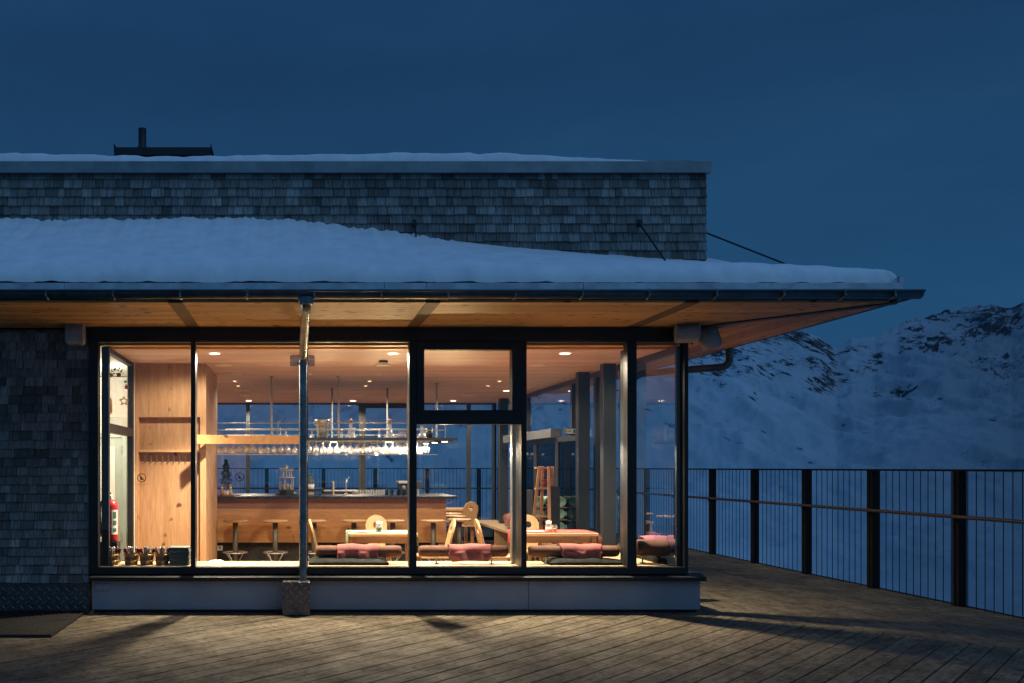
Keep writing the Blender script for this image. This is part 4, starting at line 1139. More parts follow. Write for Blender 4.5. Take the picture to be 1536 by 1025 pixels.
# stemware hanging upside down
def glass_mb():
    h = .19; mb = MB()
    mb.lathe([(0, 0), (.030, -.001), (.031, -.003), (.006, -.010), (.0045, -.02), (.0045, -.075), (.010, -.083), (.032, -.098), (.042, -.122), (.040, -.15), (.033, -.18)], n=10)
    return mb
g0 = build('wine_glass', glass_mb(), M_crystal); tag(g0, 'clear stemmed wine glass hanging upside down in the bar rack', 'wine glass', 'wine glasses hanging in the bar rack')
rng = random.Random(21); firstg = True
for row, y in enumerate((RY0 + .06, RY0 + .36, RY0 + .7, RY0 + 1.2)):
    n = 31
    for k in range(n):
        x = rxa + .05 + (PX(645, RY0) - rxa - .08) * k / (n - 1) + rng.uniform(-.006, .006)
        o = g0 if firstg else g0.copy()
        if not firstg: C.objects.link(o)
        firstg = False
        o.location = (x, y + rng.uniform(-.03, .03), rz0 - .004); o.scale = (1, 1, rng.choice((.85, .95, 1.0)))
# timber board from the block to the rack
mb = MB(); mb.bar((PX(288, 11.0), 11.0, PZ(659.2, 11.0)), (PX(452, 12.4), 12.4, PZ(660.5, 12.4)), .035, .112)
tag(build('wooden_beam', mb, M_barwood, bevel=.003), 'bright larch board hanging across the left windows in front of the glass rack', 'beam')
# things on the rack
def lathe_thing(name, lab, cat, loc, prof, mat, n=20, extra=None, group=None):
    mb = MB(); mb.lathe(prof, n=n); o = build(name, mb, mat); o.location = loc; tag(o, lab, cat, group); return o
RT = rz0 + .041
def decanter(px, Y, s, lab):
    t = thing('decanter', lab, 'decanter', (PX(px, Y), Y, RT))
    mb = MB(); mb.lathe([(0, 0), (.07 * s, 0), (.078 * s, .012 * s), (.05 * s, .05 * s), (.022 * s, .10 * s), (.019 * s, .17 * s), (.024 * s, .19 * s)], n=20); build('body', mb, M_crystal, t, local=True)
    mb = MB(); mb.lathe([(0, .186 * s), (.015 * s, .19 * s), (.03 * s, .215 * s), (.03 * s, .225 * s), (.012 * s, .245 * s), (0, .247 * s)], n=16); build('stopper', mb, M_ladder, t, local=True)
decanter(526, 13.1, 1.12, 'tall clear decanter with round stopper beside the champagne bucket on the rack'); decanter(585, 13.1, 1.15, 'tall clear decanter with round stopper farther right on the rack')
decanter(512, 14.6, .8, 'small clear decanter behind the tall one beside the champagne bucket'); decanter(569, 14.6, .8, 'small clear decanter between the two tall decanters'); decanter(633, 13.3, 1.0, 'clear decanter at the right end of the rack')
decanter(429, 13.1, .55, 'tiny clear decanter on the rack left of the downpipe'); decanter(468, 13.2, .55, 'tiny clear decanter on the rack right of the downpipe')
t = thing('champagne_bucket', 'steel champagne bucket with flaring rim on the hanging rack', 'ice bucket', (PX(484, 13.15), 13.15, RT))
mb = MB(); mb.lathe([(0, .004), (.07, .004), (.078, .02), (.09, .15), (.11, .25), (.118, .27), (.108, .265), (.085, .15), (.07, .02)], n=26); build('bucket', mb, M_steel, t, local=True)
for s in (-1, 1):
    mb = MB(); mb.tube([(s * .09, 0, .18), (s * .125, 0, .2), (s * .125, 0, .235), (s * .108, 0, .245)], .007, 6); build('handle', mb, M_steel, t, local=True)
t = thing('bread_basket', 'low wire basket at the right end of the rack', 'basket', (PX(603, 13.1), 13.1, RT))
mb = MB()
for k in range(12):
    a = PI * k / 11; mb.tube([(.1 * math.cos(a), -.05, .0), (.11 * math.cos(a), 0, .09 * math.sin(a) + .01), (.1 * math.cos(a), .05, .0)], .003, 5)
build('wires', mb, M_silver, t, local=True)
t = thing('wine_cooler', 'dark round cooler bucket at the right end of the rack', 'ice bucket', (PX(644, 13.5), 13.5, RT))
mb = MB(); mb.lathe([(0, .0), (.05, .0), (.055, .16), (.052, .16), (.047, .01)], n=18); build('bucket', mb, M_black, t, local=True)
# lamps on the rack
def rack_lamp(px, Y, lab, aim=None):
    x = PX(px, Y); z = rz0 - .001
    t = thing('rack_lamp', lab, 'lamp', (x, Y, z), 0, 'small lit lamps under the glass rack')
    mb = MB(); mb.lathe([(0, 0), (.05, 0), (.05, -.012), (.045, -.014)], n=20); build('housing', mb, M_black, t, local=True)
    mb = MB(); mb.lathe([(0, -.0135), (.044, -.0135), (.04, -.022), (0, -.024)], n=20); build('lens', mb, M_lens_s, t, local=True)
    L = bpy.data.lights.new('rack_lamp_light', 'SPOT'); L.energy = 24; L.color = (1, .85, .66); L.spot_size = math.radians(179); L.spot_blend = .05; L.shadow_soft_size = .04
    o = bpy.data.objects.new('lamp_light', L); C.objects.link(o); o.location = (0, 0, -.05); o.parent = t
    if aim is not None:  # added spot aimed at the eave to brighten its underside
        L = bpy.data.lights.new('eave_fill_spot', 'SPOT'); L.energy = 100; L.color = (1, .68, .34); L.spot_size = math.radians(56); L.spot_blend = 1.0; L.shadow_soft_size = .05
        o = bpy.data.objects.new('eave_fill', L); C.objects.link(o); o.location = (0, -.02, -.05); o.parent = t
        d = Vector((aim - x, 8.5 - Y, 2.86 - z)); o.rotation_euler = d.to_track_quat('-Z', 'Y').to_euler()
for px, Y, lab in ((500, RY0, 'lit lamp under the rack right of the champagne bucket'), (583, RY0, 'lit lamp under the rack below the right tall decanter'), (621, 13.4, 'lit lamp under the rack behind the thick window mullion'), (639, 13.9, 'lit lamp under the rack, third from its right end'), (652, 13.4, 'lit lamp under the rack, second from its right end'), (667, RY0, 'lit lamp under the rack at its right end')):
    rack_lamp(px, Y, lab, {500: -1.1, 583: .5, 667: 2.0}.get(px))

# ------------------------------------------------------------------ things on the counter
def conifer(loc, h, r, lab, name, n=900, mat=None, pot=True):
    rg = random.Random(31); t = thing(name, lab, 'plant', loc)
    mb = MB(); mb.cyl((0, 0, 0), (0, 0, h * .9), .012, .004, 8); build('trunk', mb, M_ladder, t, local=True)
    mb = MB()
    for k in range(n):
        u = rg.random() ** .8; z = h * (.16 + .84 * u); rr = r * (1 - u) ** .75 * (.75 + .25 * math.sin(u * 26)) * rg.uniform(.25, 1.05); a = rg.random() * 2 * PI
        p = Vector((rr * math.cos(a), rr * math.sin(a), z)); d = Vector((math.cos(a), math.sin(a), rg.uniform(-.5, .6))).normalized() * rg.uniform(.018, .04); sd = d.cross(Vector((rg.uniform(-1, 1), rg.uniform(-1, 1), 1))).normalized() * .006
        mb.add([p - sd, p + sd, p + d], [(0, 1, 2)])
    build('crown', mb, mat or M_darkleaf, t, local=True)
    if pot: mb = MB(); mb.lathe([(0, 0), (.05, 0), (.06, .07), (0, .07)], n=16); build('pot', mb, M_paper, t, local=True)
conifer((PX(339, 13.5), 13.5, CT), PZ(690, 13.5) - CT, .13, 'small dark Christmas tree standing on the left end of the bar', 'christmas_tree', 1500)
mb = MB(); mb.lathe([(0, .001), (.2, .001), (.2, .006), (0, .006)], n=30); o = build('tree_mat', mb, M_redcloth); o.location = (PX(342, 13.5), 13.5, CT - .0015); tag(o, 'round red mat under the small Christmas tree', 'mat')
def figure(loc, lab, mat):
    t = thing('figurine', lab, 'figurine', loc)
    mb = MB(); mb.lathe([(0, 0), (.03, 0), (.026, .05), (.018, .09), (.01, .10)], n=12); build('body', mb, mat, t, local=True)
    mb = MB(); mb.lathe([(.002, .098), (.016, .108), (.02, .122), (.014, .138), (0, .142)], n=12); build('head', mb, M_paper, t, local=True)
    mb = MB(); mb.lathe([(.019, .128), (.012, .15), (0, .175)], n=10); build('hat', mb, M_ladder, t, local=True)
figure((PX(346, 13.3), 13.32, CT), 'small pale figurine at the foot of the Christmas tree', M_silver); figure((PX(333, 13.3), 13.32, CT), 'small dark figurine left of the pale one under the Christmas tree', M_ladder)
# christmas pyramid
t = thing('christmas_pyramid', 'tiered wooden Christmas pyramid with columns standing on the bar', 'ornament', (PX(430, 13.5), 13.5, CT))
mb = MB(); mb.lathe([(0, 0), (.17, 0), (.17, .02), (.12, .06), (.12, .085), (0, .085)], n=8, sm=False); build('base', mb, M_black, t, local=True)
def tier(r, z0, z1, n=6):
    for k in range(n):
        a = 2 * PI * k / n + .3; mb = MB(); mb.lathe([(0, 0), (.010, 0), (.006, .01), (.0055, z1 - z0 - .01), (.010, z1 - z0)], (r * math.cos(a), r * math.sin(a), z0), 8); build('column', mb, M_silver, t, local=True)
    mb = MB(); mb.lathe([(0, z1), (r + .02, z1), (r + .025, z1 + .012), (0, z1 + .014)], n=12, sm=False); build('tier', mb, M_silver, t, local=True)
tier(.105, .085, .26); tier(.075, .274, .37, 5)
mb = MB(); mb.cyl((0, 0, .09), (0, 0, .44), .006, n=8)
for k in range(10):
    a = 2 * PI * k / 10; c, s = math.cos(a), math.sin(a)
    mb.add([(.012 * c, .012 * s, .395), (.11 * c - .02 * s, .11 * s + .02 * c, .385), (.11 * c + .02 * s, .11 * s - .02 * c, .41)], [(0, 1, 2)])
mb.lathe([(0, .385), (.02, .39), (.02, .42), (.008, .43), (.012, .445), (0, .46)], n=10); build('rotor', mb, M_silver, t, local=True)
for k in range(5):
    a = 2 * PI * k / 5; mb = MB(); mb.lathe([(0, 0), (.014, 0), (.008, .05), (.012, .065), (0, .085)], (.055 * math.cos(a), .055 * math.sin(a), .086), 8); build('figure', mb, M_silver, t, local=True)
# coffee machine base boxes, taps, plants, glasses
def box_thing(name, lab, cat, parts, loc=(0, 0, 0)):
    t = thing(name, lab, cat, loc)
    for nm, mb, mt in parts: build(nm, mb, mt, t, bevel=.003)
Yk = 14.1
def bx(px0, px1, py0, py1, y0, y1): return MB().box(PX(px0, y0), y0, PZ(py1, y0), PX(px1, y0), y1, PZ(py0, y0))
box_thing('bar_sink', 'low dark steel sink unit behind the tap on the bar', 'sink', [('basin', bx(486, 538, 738, 744.5, Yk, 14.4), M_black), ('rim', bx(486, 538, 736, 737.5, Yk - .01, 14.42), M_steel)], (PX(510, Yk), Yk, CT))
box_thing('till_drawer', 'flat pale drawer box beside the leafy plant on the bar', 'box', [('drawer', bx(461, 471, 738, 744.5, 13.9, 14.3), M_silver), ('lid', bx(456, 484, 733, 737, 13.88, 14.3), M_black)], (PX(466, 13.9), 13.9, CT))
box_thing('coffee_machine', 'small black espresso machine at the right of the bar', 'coffee machine', [('housing', bx(600, 613, 726, 744.5, 13.6, 13.95), M_black), ('cup_tray', bx(598, 615, 722, 725.5, 13.55, 13.98), M_steel), ('spout', bx(604, 608, 729, 734, 13.52, 13.59), M_steel)], (PX(606, 13.6), 13.6, CT))
box_thing('card_terminal', 'black till screen standing at the right of the thick mullion', 'till', [('screen', bx(624, 632, 722, 734, 13.6, 13.66), M_black), ('stand', bx(626, 629, 734.5, 744.5, 13.62, 13.75), M_steel)], (PX(628, 13.6), 13.6, CT))
conifer((PX(466, 13.6), 13.6, CT + .09), .22, .09, 'pale leafy potted plant right of the downpipe on the bar', 'potted_plant', 260, M_leafy)
t = thing('beer_tap', 'steel swan-neck tap standing on the bar', 'tap', (PX(519, 13.9), 13.9, CT))
mb = MB(); mb.tube(bend([(0, 0, 0), (0, 0, .24), (0, -.11, .25), (0, -.12, .18)], .05), .011, 10); build('spout', mb, M_steel, t, local=True)
mb = MB(); mb.lathe([(0, 0), (.03, 0), (.03, .012), (.012, .02)], n=16); mb.tube([(0, 0, .2), (.05, 0, .27)], .006, 6); build('lever', mb, M_steel, t, local=True)
lathe_thing('figurine', 'slim pale statuette standing behind the bar sink', 'figurine', (PX(500, 13.8), 13.8, CT + .0), [(0, 0), (.03, 0), (.012, .03), (.022, .10), (.012, .16), (.018, .19), (0, .215)], M_silver, 12)
bm0 = MB(); bm0.lathe([(0, 0), (.034, 0), (.035, .005), (.035, .14), (.013, .19), (.012, .235), (.014, .24), (0, .241)], n=14)
b0 = None
for k, px in enumerate((580, 588, 598, 606)):
    if b0 is None: b0 = build('bottle', bm0, M_bottle); o = b0
    else: o = b0.copy(); C.objects.link(o)
    o.location = (PX(px, 13.35), 13.38, CT); o.scale = (.7, .7, .5)
    tag(o, 'small dark green bottle standing in the row at right on the bar', 'bottle', 'small green bottles on the bar')
t0 = None
for k in range(13):
    px = 531 + k * 4.0
    mb = MB()
    if t0 is None:
        mb.lathe([(0, 0), (.024, 0), (.026, .004), (.03, .085)], n=12); t0 = build('tumbler', mb, M_crystal); o = t0
    else: o = t0.copy(); C.objects.link(o)
    o.location = (PX(px, 13.5), 13.5 + .06 * (k % 2), CT); o.scale = (.8, .8, .95); tag(o, 'clear tumbler standing in the row on the bar', 'tumbler', 'tumblers lined up on the bar')
# ------------------------------------------------------------------ buckets of cutlery and menus on the ledge
LZ = ZB + .001
def make_bucket(loc, lab):
    t = thing('wooden_bucket', lab, 'bucket', loc, 0, 'wooden cutlery buckets on the sill')
    mb = MB(); n = 16
    for k in range(n):
        a0, a1 = 2 * PI * k / n + .02, 2 * PI * (k + 1) / n - .02
        h = .125 if k not in (11, 12, 3, 4) else .125
        vs = []
        for r0, z in ((.068, 0), (.078, h)):
            for rr in (r0 - .010, r0):
                for a in (a0, a1): vs.append((rr * math.cos(a), rr * math.sin(a), z))
        mb.add(vs, [(0, 1, 3, 2), (4, 6, 7, 5), (2, 3, 7, 6), (0, 4, 5, 1), (0, 2, 6, 4), (1, 5, 7, 3)])
    mb.lathe([(0, .012), (.06, .012)], n=16)
    build('staves', mb, M_bucket, t, local=True)
    for z, r in ((.03, .0705), (.095, .0757)):
        mb = MB(); mb.lathe([(r, z), (r + .004, z + .002), (r + .0055, z + .016), (r + .001, z + .018)], n=24); build('hoop', mb, M_brass, t, local=True)
    for s in (-1, 1):
        out = []; inn = []
        for k in range(24):
            a = 2 * PI * k / 24; c, q = math.cos(a), math.sin(a); inn.append((.010 * c, .165 + .010 * q))
            r = 1.0
            lim = min(.021 / max(abs(c), 1e-4), (.024 if q > 0 else .08) / max(abs(q), 1e-4)); out.append((min(lim, .024 if q > 0 else 9) * c, .165 + min(lim, .024 if q > 0 else 9) * q))
        mb = MB(); mb.ring_prism(out, inn, s * .080 - .005, s * .080 + .005, 'xz'); build('ear', mb, M_pinev, t, local=True)
    return t
bk0 = None; rg = random.Random(77)
blabs = ['wooden bucket of cutlery at the far left of the sill by the extinguisher', 'wooden bucket of cutlery second from the left on the sill', 'wooden bucket of cutlery third from the left on the sill', 'wooden bucket of cutlery on the sill beside the stack of menus']
bn = ['leftmost', 'second', 'third', 'rightmost']
cut0 = None; nap0 = None
for k, px in enumerate((168, 197, 220, 243.5)):
    loc = (PX(px, 9.86), 9.86, LZ)
    if bk0 is None: bk0 = make_bucket(loc, blabs[k])
    else: dup(bk0, loc, rg.uniform(-.25, .25), blabs[k])
    for j in range(9):
        a = rg.random() * 2 * PI; r = rg.uniform(.015, .05)
        if cut0 is None:
            mb = MB(); mb.box(-.004, -.002, 0, .004, .002, .14)
            mb.lathe([(.001, 0.128), (.010, .14), (.014, .16), (.010, .178), (0, .183)], n=8); mb.v = [(p[0], p[1] * (.3 if p[2] > .141 else 1), p[2]) for p in mb.v]
            cut0 = build('cutlery', mb, M_steel); o = cut0
        else: o = cut0.copy(); C.objects.link(o)
        o.location = (loc[0] + r * math.cos(a), loc[1] + r * math.sin(a), LZ + .014); o.rotation_euler = (rg.uniform(-.15, .15), rg.uniform(-.2, .2), rg.random() * 3)
        tag(o, f'steel cutlery standing in the {bn[k]} wooden bucket', 'cutlery', f'cutlery in the {bn[k]} wooden bucket')
    for j in range(3):
        if nap0 is None:
            mb = MB(); mb.box(-.02, -.004, 0, .02, .004, .16); nap0 = build('napkin', mb, M_napkin, bevel=.003); o = nap0
        else: o = nap0.copy(); C.objects.link(o)
        o.location = (loc[0] + (-.042, .0, .042)[j], loc[1] + (.028, .035, .028)[j], LZ + .014); o.rotation_euler = (rg.uniform(-.1, .1), (-.2, 0, .2)[j], rg.uniform(-.4, .4))
        tag(o, f'dark red napkin tucked in the {bn[k]} wooden bucket', 'napkin', f'napkins in the {bn[k]} wooden bucket')
m0 = None
for k in range(9):
    if m0 is None:
        mb = MB(); mb.box(-.108, -.11, 0, .108, .11, .0205); m0 = build('menu_folder', mb, M_menu, bevel=.004); o = m0
    else: o = m0.copy(); C.objects.link(o)
    o.location = (PX(270, 9.88) + rg.uniform(-.006, .006), 9.9 + rg.uniform(-.006, .006), LZ + .0215 * k); o.rotation_euler = (0, 0, rg.uniform(-.04, .04))
    tag(o, 'grey green menu folder in the stack beside the buckets', 'menu', 'stacked menu folders')
# extinguisher
ex = (PX(166, 10.0), 10.0, PZ(812, 10.0))
t = thing('fire_extinguisher', 'red fire extinguisher standing at the left edge of the glazing', 'fire extinguisher', ex)
mb = MB(); mb.lathe([(0, 0), (.06, 0), (.072, .012), (.074, .03), (.074, .37), (.066, .405), (.04, .425), (.022, .432), (0, .433)], n=26); build('cylinder', mb, M_red, t, local=True)
mb = MB(); mb.lathe([(.021, .432), (.021, .455), (.014, .46), (.014, .48), (0, .482)], n=14); mb.cyl((0, -.02, .463), (.01, -.045, .463), .014, n=10); build('valve', mb, M_steel, t, local=True)
mb = MB(); mb.bar((.005, 0, .475), (-.06, -.01, .505), .02, .006); mb.bar((.005, 0, .49), (-.03, -.0, .55), .02, .006); build('handle', mb, M_rubber, t, local=True)
mb = MB(); mb.tube(bend([(-.01, -.01, .462), (-.085, -.04, .44), (-.098, -.03, .3), (-.085, -.03, .05)], .05), .008, 8); build('hose', mb, M_rubber, t, local=True)
mb = MB(); rows = []
for z in (.075, .33): rows.append([(.0755 * math.sin(a), -.0755 * math.cos(a), z) for a in [math.radians(20 + 6 * k) for k in range(10)]])
mb.grid(rows); lb = build('label_patch', mb, M_paper, t, local=True)
mb = MB()
for za, zb_ in ((.10, .14), (.17, .22), (.24, .31)):
    rows = []
    for z in (za, zb_): rows.append([(.0765 * math.sin(a), -.0765 * math.cos(a), z) for a in [math.radians(30 + 6 * k) for k in range(6)]])
    mb.grid(rows)
build('print', mb, M_label, lb, local=True)
mb = MB(); t.scale = (1.12, 1.12, 1.06); mb.box(ex[0] - .11, ex[1] - .1, .2, ex[0] + .09, ex[1] + .09, ex[2] - .002); tag(build('extinguisher_stand', mb, M_black), 'dark pedestal box under the red fire extinguisher', 'stand')
# hanging stars and ornaments on the partition glass
def star_mb(r, th):
    mb = MB(); pts = []
    for k in range(10):
        a = PI / 2 + PI * k / 5; q = r if k % 2 == 0 else r * .42; pts.append((q * math.cos(a), q * math.sin(a)))
    for k in range(0, 10):
        a, b = pts[k], pts[(k + 1) % 10]
        mb.bar((0 + a[0], 0, a[1]), (b[0], 0, b[1]), .012, .012)
    return mb
def ornament(px, py, Y, kind, lab):
    x, z = PX(px, Y), PZ(py, Y)
    t = thing('hanging_ornament', lab, 'ornament', (x, Y, z))
    if kind == 'star': build('star', star_mb(.055, .01), M_ladder, t, local=True)
    elif kind == 'bundle':
        mb = MB()
        for k in range(7): mb.cyl((-.02 + .007 * k, .004 * (k % 3), -.09 + .012 * (k % 4)), (-.02 + .006 * k, 0, .07 + .02 * (k % 2)), .007, n=7)
        build('twigs', mb, M_ladder, t, local=True)
    else:
        mb = MB(); mb.lathe([(0, -.026), (.018, -.02), (.026, 0), (.018, .02), (0, .026)], n=14); build('bauble', mb, M_napkin, t, local=True)
        mb = MB(); rg2 = random.Random(px)
        for k in range(14):
            p = Vector((rg2.uniform(-.04, .04), rg2.uniform(-.02, .02), rg2.uniform(.0, .07))); mb.add([p, p + Vector((.018, 0, .006)), p + Vector((.006, .005, .022))], [(0, 1, 2)])
        build('sprig', mb, M_darkleaf, t, local=True)
    mb = MB(); mb.cyl((0, 0, .05), (0, 0, ZC - .06 - z), .0012, n=4); build('thread', mb, M_black, t, local=True)
ornament(165, 609, 10.05, 'bundle', 'brown twig bundle hanging low by the white wall'); ornament(186, 602, 10.7, 'star', 'brown wicker star hanging by the white wall')
ornament(166.5, 563, 10.1, 'ball', 'left dark bauble with sprigs hanging by the white wall'); ornament(178.5, 562.5, 10.4, 'ball', 'right dark bauble with sprigs hanging by the white wall'); ornament(190, 581, 10.8, 'ball', 'dark bauble with sprigs above the wicker star')
# prohibition decals on glass
def decal(px, py, mat, lab, text):
    Y = D - .004; x, z = PX(px, Y), PZ(py, Y)
    t = thing('prohibition_sign', lab, 'sign', (x, Y, z))
    n = 40; o_ = [(.048 * math.cos(2 * PI * k / n), .048 * math.sin(2 * PI * k / n)) for k in range(n)]; i_ = [(.040 * math.cos(2 * PI * k / n), .040 * math.sin(2 * PI * k / n)) for k in range(n)]
    mb = MB(); mb.ring_prism(o_, i_, 0, .001, 'xz'); mb.bar((-.029, -.0004, .029), (.029, -.0004, -.029), .0012, .0075, (1, 0, 1)); build('ring', mb, mat, t, local=True)
    mb = MB(); mb.prism([(-.014, .022), (-.004, .022), (-.003, -.002), (.016, -.010), (.018, -.02), (-.014, -.02)], .002, .0025, 'xz'); build('pictogram', mb, mat, t, local=True)
    if text:
        mb = MB()
        for zz, w in ((-.068, .075), (-.080, .035)):
            xx = -w
            while xx < w:
                l = .006 + .009 * rg.random(); mb.box(xx, 0, zz, min(xx + l, w), .0006, zz + .0035); xx += l + .004
        build('caption', mb, mat, t, local=True)
decal(212.5, 717, M_decaldark, 'dark round prohibition sign on the glass in front of the coat niche', True)
decal(359.5, 715.5, M_decalred, 'red round prohibition sign on the glass right of the Christmas tree', False)
# ------------------------------------------------------------------ right: sliding door, ladder, blanket rack
sd = thing('sliding_door', 'automatic glass sliding door with steel header in the right glass wall', 'door', (3.95, 14.5, .04))
hy0, hy1 = 13.5, 16.6
mb = MB(); mb.box(3.80, hy0, PZ(656, 13.4), 3.97, hy1, PZ(643, 13.4)); build('header', mb, M_colsteel, sd, bevel=.004)
for a, b in ((13.47, 14.68), (14.70, 15.95)):
    mb = MB(); x = 3.90
    z1 = PZ(656, 13.4) - .005
    mb.box(x - .02, a, .05, x + .02, a + .06, z1); mb.box(x - .02, b - .06, .05, x + .02, b, z1); mb.box(x - .02, a + .06, .05, x + .02, b - .06, .15); mb.box(x - .02, a + .06, z1 - .07, x + .02, b - .06, z1)
    lf = build('leaf', mb, M_black, sd); build('pane', quad_yz(x, a + .06, b - .06, .15, z1 - .07), M_paned, lf)
mb = MB(); z1 = PZ(656, 13.4) - .005
mb.box(3.88, 12.47, .05, 3.92, 12.53, z1); mb.box(3.88, 13.40, .05, 3.92, 13.46, z1); mb.box(3.88, 12.53, .05, 3.92, 13.40, .15); mb.box(3.88, 12.53, z1 - .07, 3.92, 13.40, z1)
lf = build('side_panel', mb, M_black, sd); build('pane', quad_yz(3.90, 12.53, 13.40, .15, z1 - .07), M_paned, lf)
ex2 = thing('exit_light', 'small boxed exit light at the end of the sliding door header', 'exit light', (PX(858, 13.3), 13.35, PZ(647, 13.3)))
mb = MB(); mb.box(-.09, -.04, -.05, .09, .05, .05); build('housing', mb, M_black, ex2, bevel=.004, local=True)
mb = MB(); mb.box(-.078, -.043, -.038, .078, -.0405, .038); pl_ = build('panel', mb, M_paper, ex2, local=True)
mb = MB(); mb.box(.02, -.046, -.028, .05, -.0435, .028); mb.prism([(-.06, -.004), (-.03, -.004), (-.03, -.014), (-.008, 0), (-.03, .014), (-.03, .004), (-.06, .004)], -.046, -.0435, 'xz'); build('pictogram', mb, M_label, pl_, local=True)
# ladder (A-frame, wooden)
LY = 12.7
ld = thing('wooden_stepladder', 'wooden A-frame stepladder decorated with red berries', 'ladder', (PX(818, LY), LY, .04))
def lp(px, py, y): return (PX(px, y), y, PZ(py, y))
for a, b in ((lp(809, 700, LY), (PX(800, LY), LY + .28, .05)), (lp(814, 700, LY + .02), (PX(820, LY), LY + .35, .05)), (lp(823, 700, LY - .04), (PX(812, LY), LY - .45, .05)), (lp(829, 700, LY), (PX(834, LY), LY + .1, .05))):
    mb = MB(); mb.bar(a, b, .040, .026, (0, 1, 0)); build('rail', mb, M_ladder, ld, bevel=.002)
for py in (702, 733, 775):
    mb = MB(); y = LY + .05; mb.box(PX(804, y), y - .03, PZ(py, y) - .012, PX(823, y), y + .1, PZ(py, y) + .012); build('step', mb, M_ladder, ld)
mb = MB(); rg3 = random.Random(4)
for k in range(60):
    p = Vector((PX(818, LY) + rg3.gauss(0, .035), LY - .02 + rg3.gauss(0, .04), PZ(715, LY) + rg3.uniform(-.14, .1))); mb.lathe([(0, -.009), (.008, -.004), (.009, .002), (.004, .008), (0, .009)], p[:], 6)
tag(build('berry_garland', mb, M_napkin), 'garland of dark red berries hung on the wooden stepladder', 'garland')
# blanket rack with rolled green blankets
br = thing('blanket_shelf', 'dark shelf rack holding rolled green blankets beside the stepladder', 'shelf', (3.35, 13.2, .04))
mb = MB(); y = 12.56
mb.box(PX(826, y), y, .05, PX(840, y), y + .04, PZ(730, y)); build('front_board', mb, M_black, br)
for z in (PZ(798, 13.1), PZ(778, 13.1), PZ(760, 13.1)):
    mb = MB(); mb.box(PX(798, 13.1), 13.0, z - .018, PX(861, 13.1), 13.5, z - .003); build('shelf', mb, M_ladder, br)
for px in (797.5, 860.5):
    mb = MB(); x = PX(px, 13.1); mb.box(x - .012, 13.0, .05, x + .012, 13.5, PZ(735, 13.1)); build('side_panel', mb, M_black, br)
r0 = None
for row, z in enumerate((PZ(798, 13.1), PZ(778, 13.1), PZ(760, 13.1))):
    for k in range(4):
        r = .073
        if r0 is None:
            mb = MB(); pts = []
            # spiral end visible: outer roll + wound sheet
            mb.lathe([(r, 0), (r, .42)], n=22, axis='y')
            for yy in (0, .42):
                pr = []
                mb.lathe([(r, yy), (r * .86, yy - .008 if yy == 0 else yy + .008), (r * .80, yy + .004 if yy == 0 else yy - .004), (r * .62, yy - .006 if yy == 0 else yy + .006), (r * .55, yy + .004 if yy == 0 else yy - .004), (r * .36, yy - .006 if yy == 0 else yy + .006), (r * .28, yy), (0, yy)], n=22, axis='y')
            r0 = build('rolled_blanket', mb, M_greenwool); o = r0
        else: o = r0.copy(); C.objects.link(o)
        o.location = (PX(798, 13.1) + .09 + k * .151, 13.02 + rg.uniform(-.03, .03), z + r - .001); o.rotation_euler = (0, rg.uniform(-1, 1), 0)
        tag(o, 'rolled green fleece blanket lying in the rack beside the stepladder', 'blanket', 'rolled green blankets in the rack')
# outdoor stools reflected are left to the glass itself
# ------------------------------------------------------------------ ceiling fittings
def spotlight(name, loc, energy, size=150, blend=.5, soft=.06, col=(1, .825, .585), parent=None):
    L = bpy.data.lights.new(name, 'SPOT'); L.energy = energy; L.color = col; L.spot_size = math.radians(size); L.spot_blend = blend; L.shadow_soft_size = soft
    o = bpy.data.objects.new(name, L); C.objects.link(o)
    if parent is not None: o.parent = parent; o.location = (loc[0] - parent.location.x, loc[1] - parent.location.y, loc[2] - parent.location.z)
    else: o.location = loc
    return o
COLS = [(-.935, 'left'), (1.10, 'middle'), (3.06, 'right')]
def downlight(x, y, r, lab, en, big=True):
    t = thing('ceiling_downlight', lab, 'ceiling light', (x, y, ZC - .002), 0, 'lit recessed downlights')
    mb = MB(); mb.lathe([(r * .82, -.006), (r, -.008), (r * 1.06, -.002), (r * 1.06, .0)], n=28); build('trim_ring', mb, M_disc, t, local=True)
    mb = MB(); mb.lathe([(0, -.004), (r * .83, -.004)], n=28); build('lens', mb, M_lens if big else M_lens_s, t, local=True)
    if y < 11:
        bo = spotlight('downlight_beam', (x, y, ZC - .05), en, 116, 1.0, .035, parent=t)
        spotlight('downlight_lamp', (x, y, ZC - .05), 108, 174, .3, .05, parent=t)
    else: spotlight('downlight_lamp', (x, y, ZC - .05), en, 160, .4, .05, parent=t)
rown = {10.28: ('first', 950), 13.6: ('fourth', 108), 14.4: ('fifth', 108), 17.6: ('last', 170)}
for x, cn in COLS:
    for y, (rn, en) in rown.items():
        big = y in (10.28, 17.6)
        downlight(x, y, .068 if big else .032, f'lit downlight in the {cn} line of ceiling fittings, {rn} from the front glass', en, big)
downlight(3.06 + .5, 15.3, .06, 'lit downlight beside the right line of ceiling fittings, near the side glass', 60)
def disc(x, y, r, lab, mat, nm='ceiling_speaker', cat='ceiling speaker'):
    t = thing(nm, lab, cat, (x, y, ZC - .002))
    mb = MB(); mb.lathe([(r * .9, -.010), (r, -.009), (r * 1.02, 0)], n=30); build('rim', mb, M_disc, t, local=True)
    mb = MB(); mb.lathe([(0, -.009), (r * .9, -.0095)], n=30); build('cover', mb, mat, t, local=True)
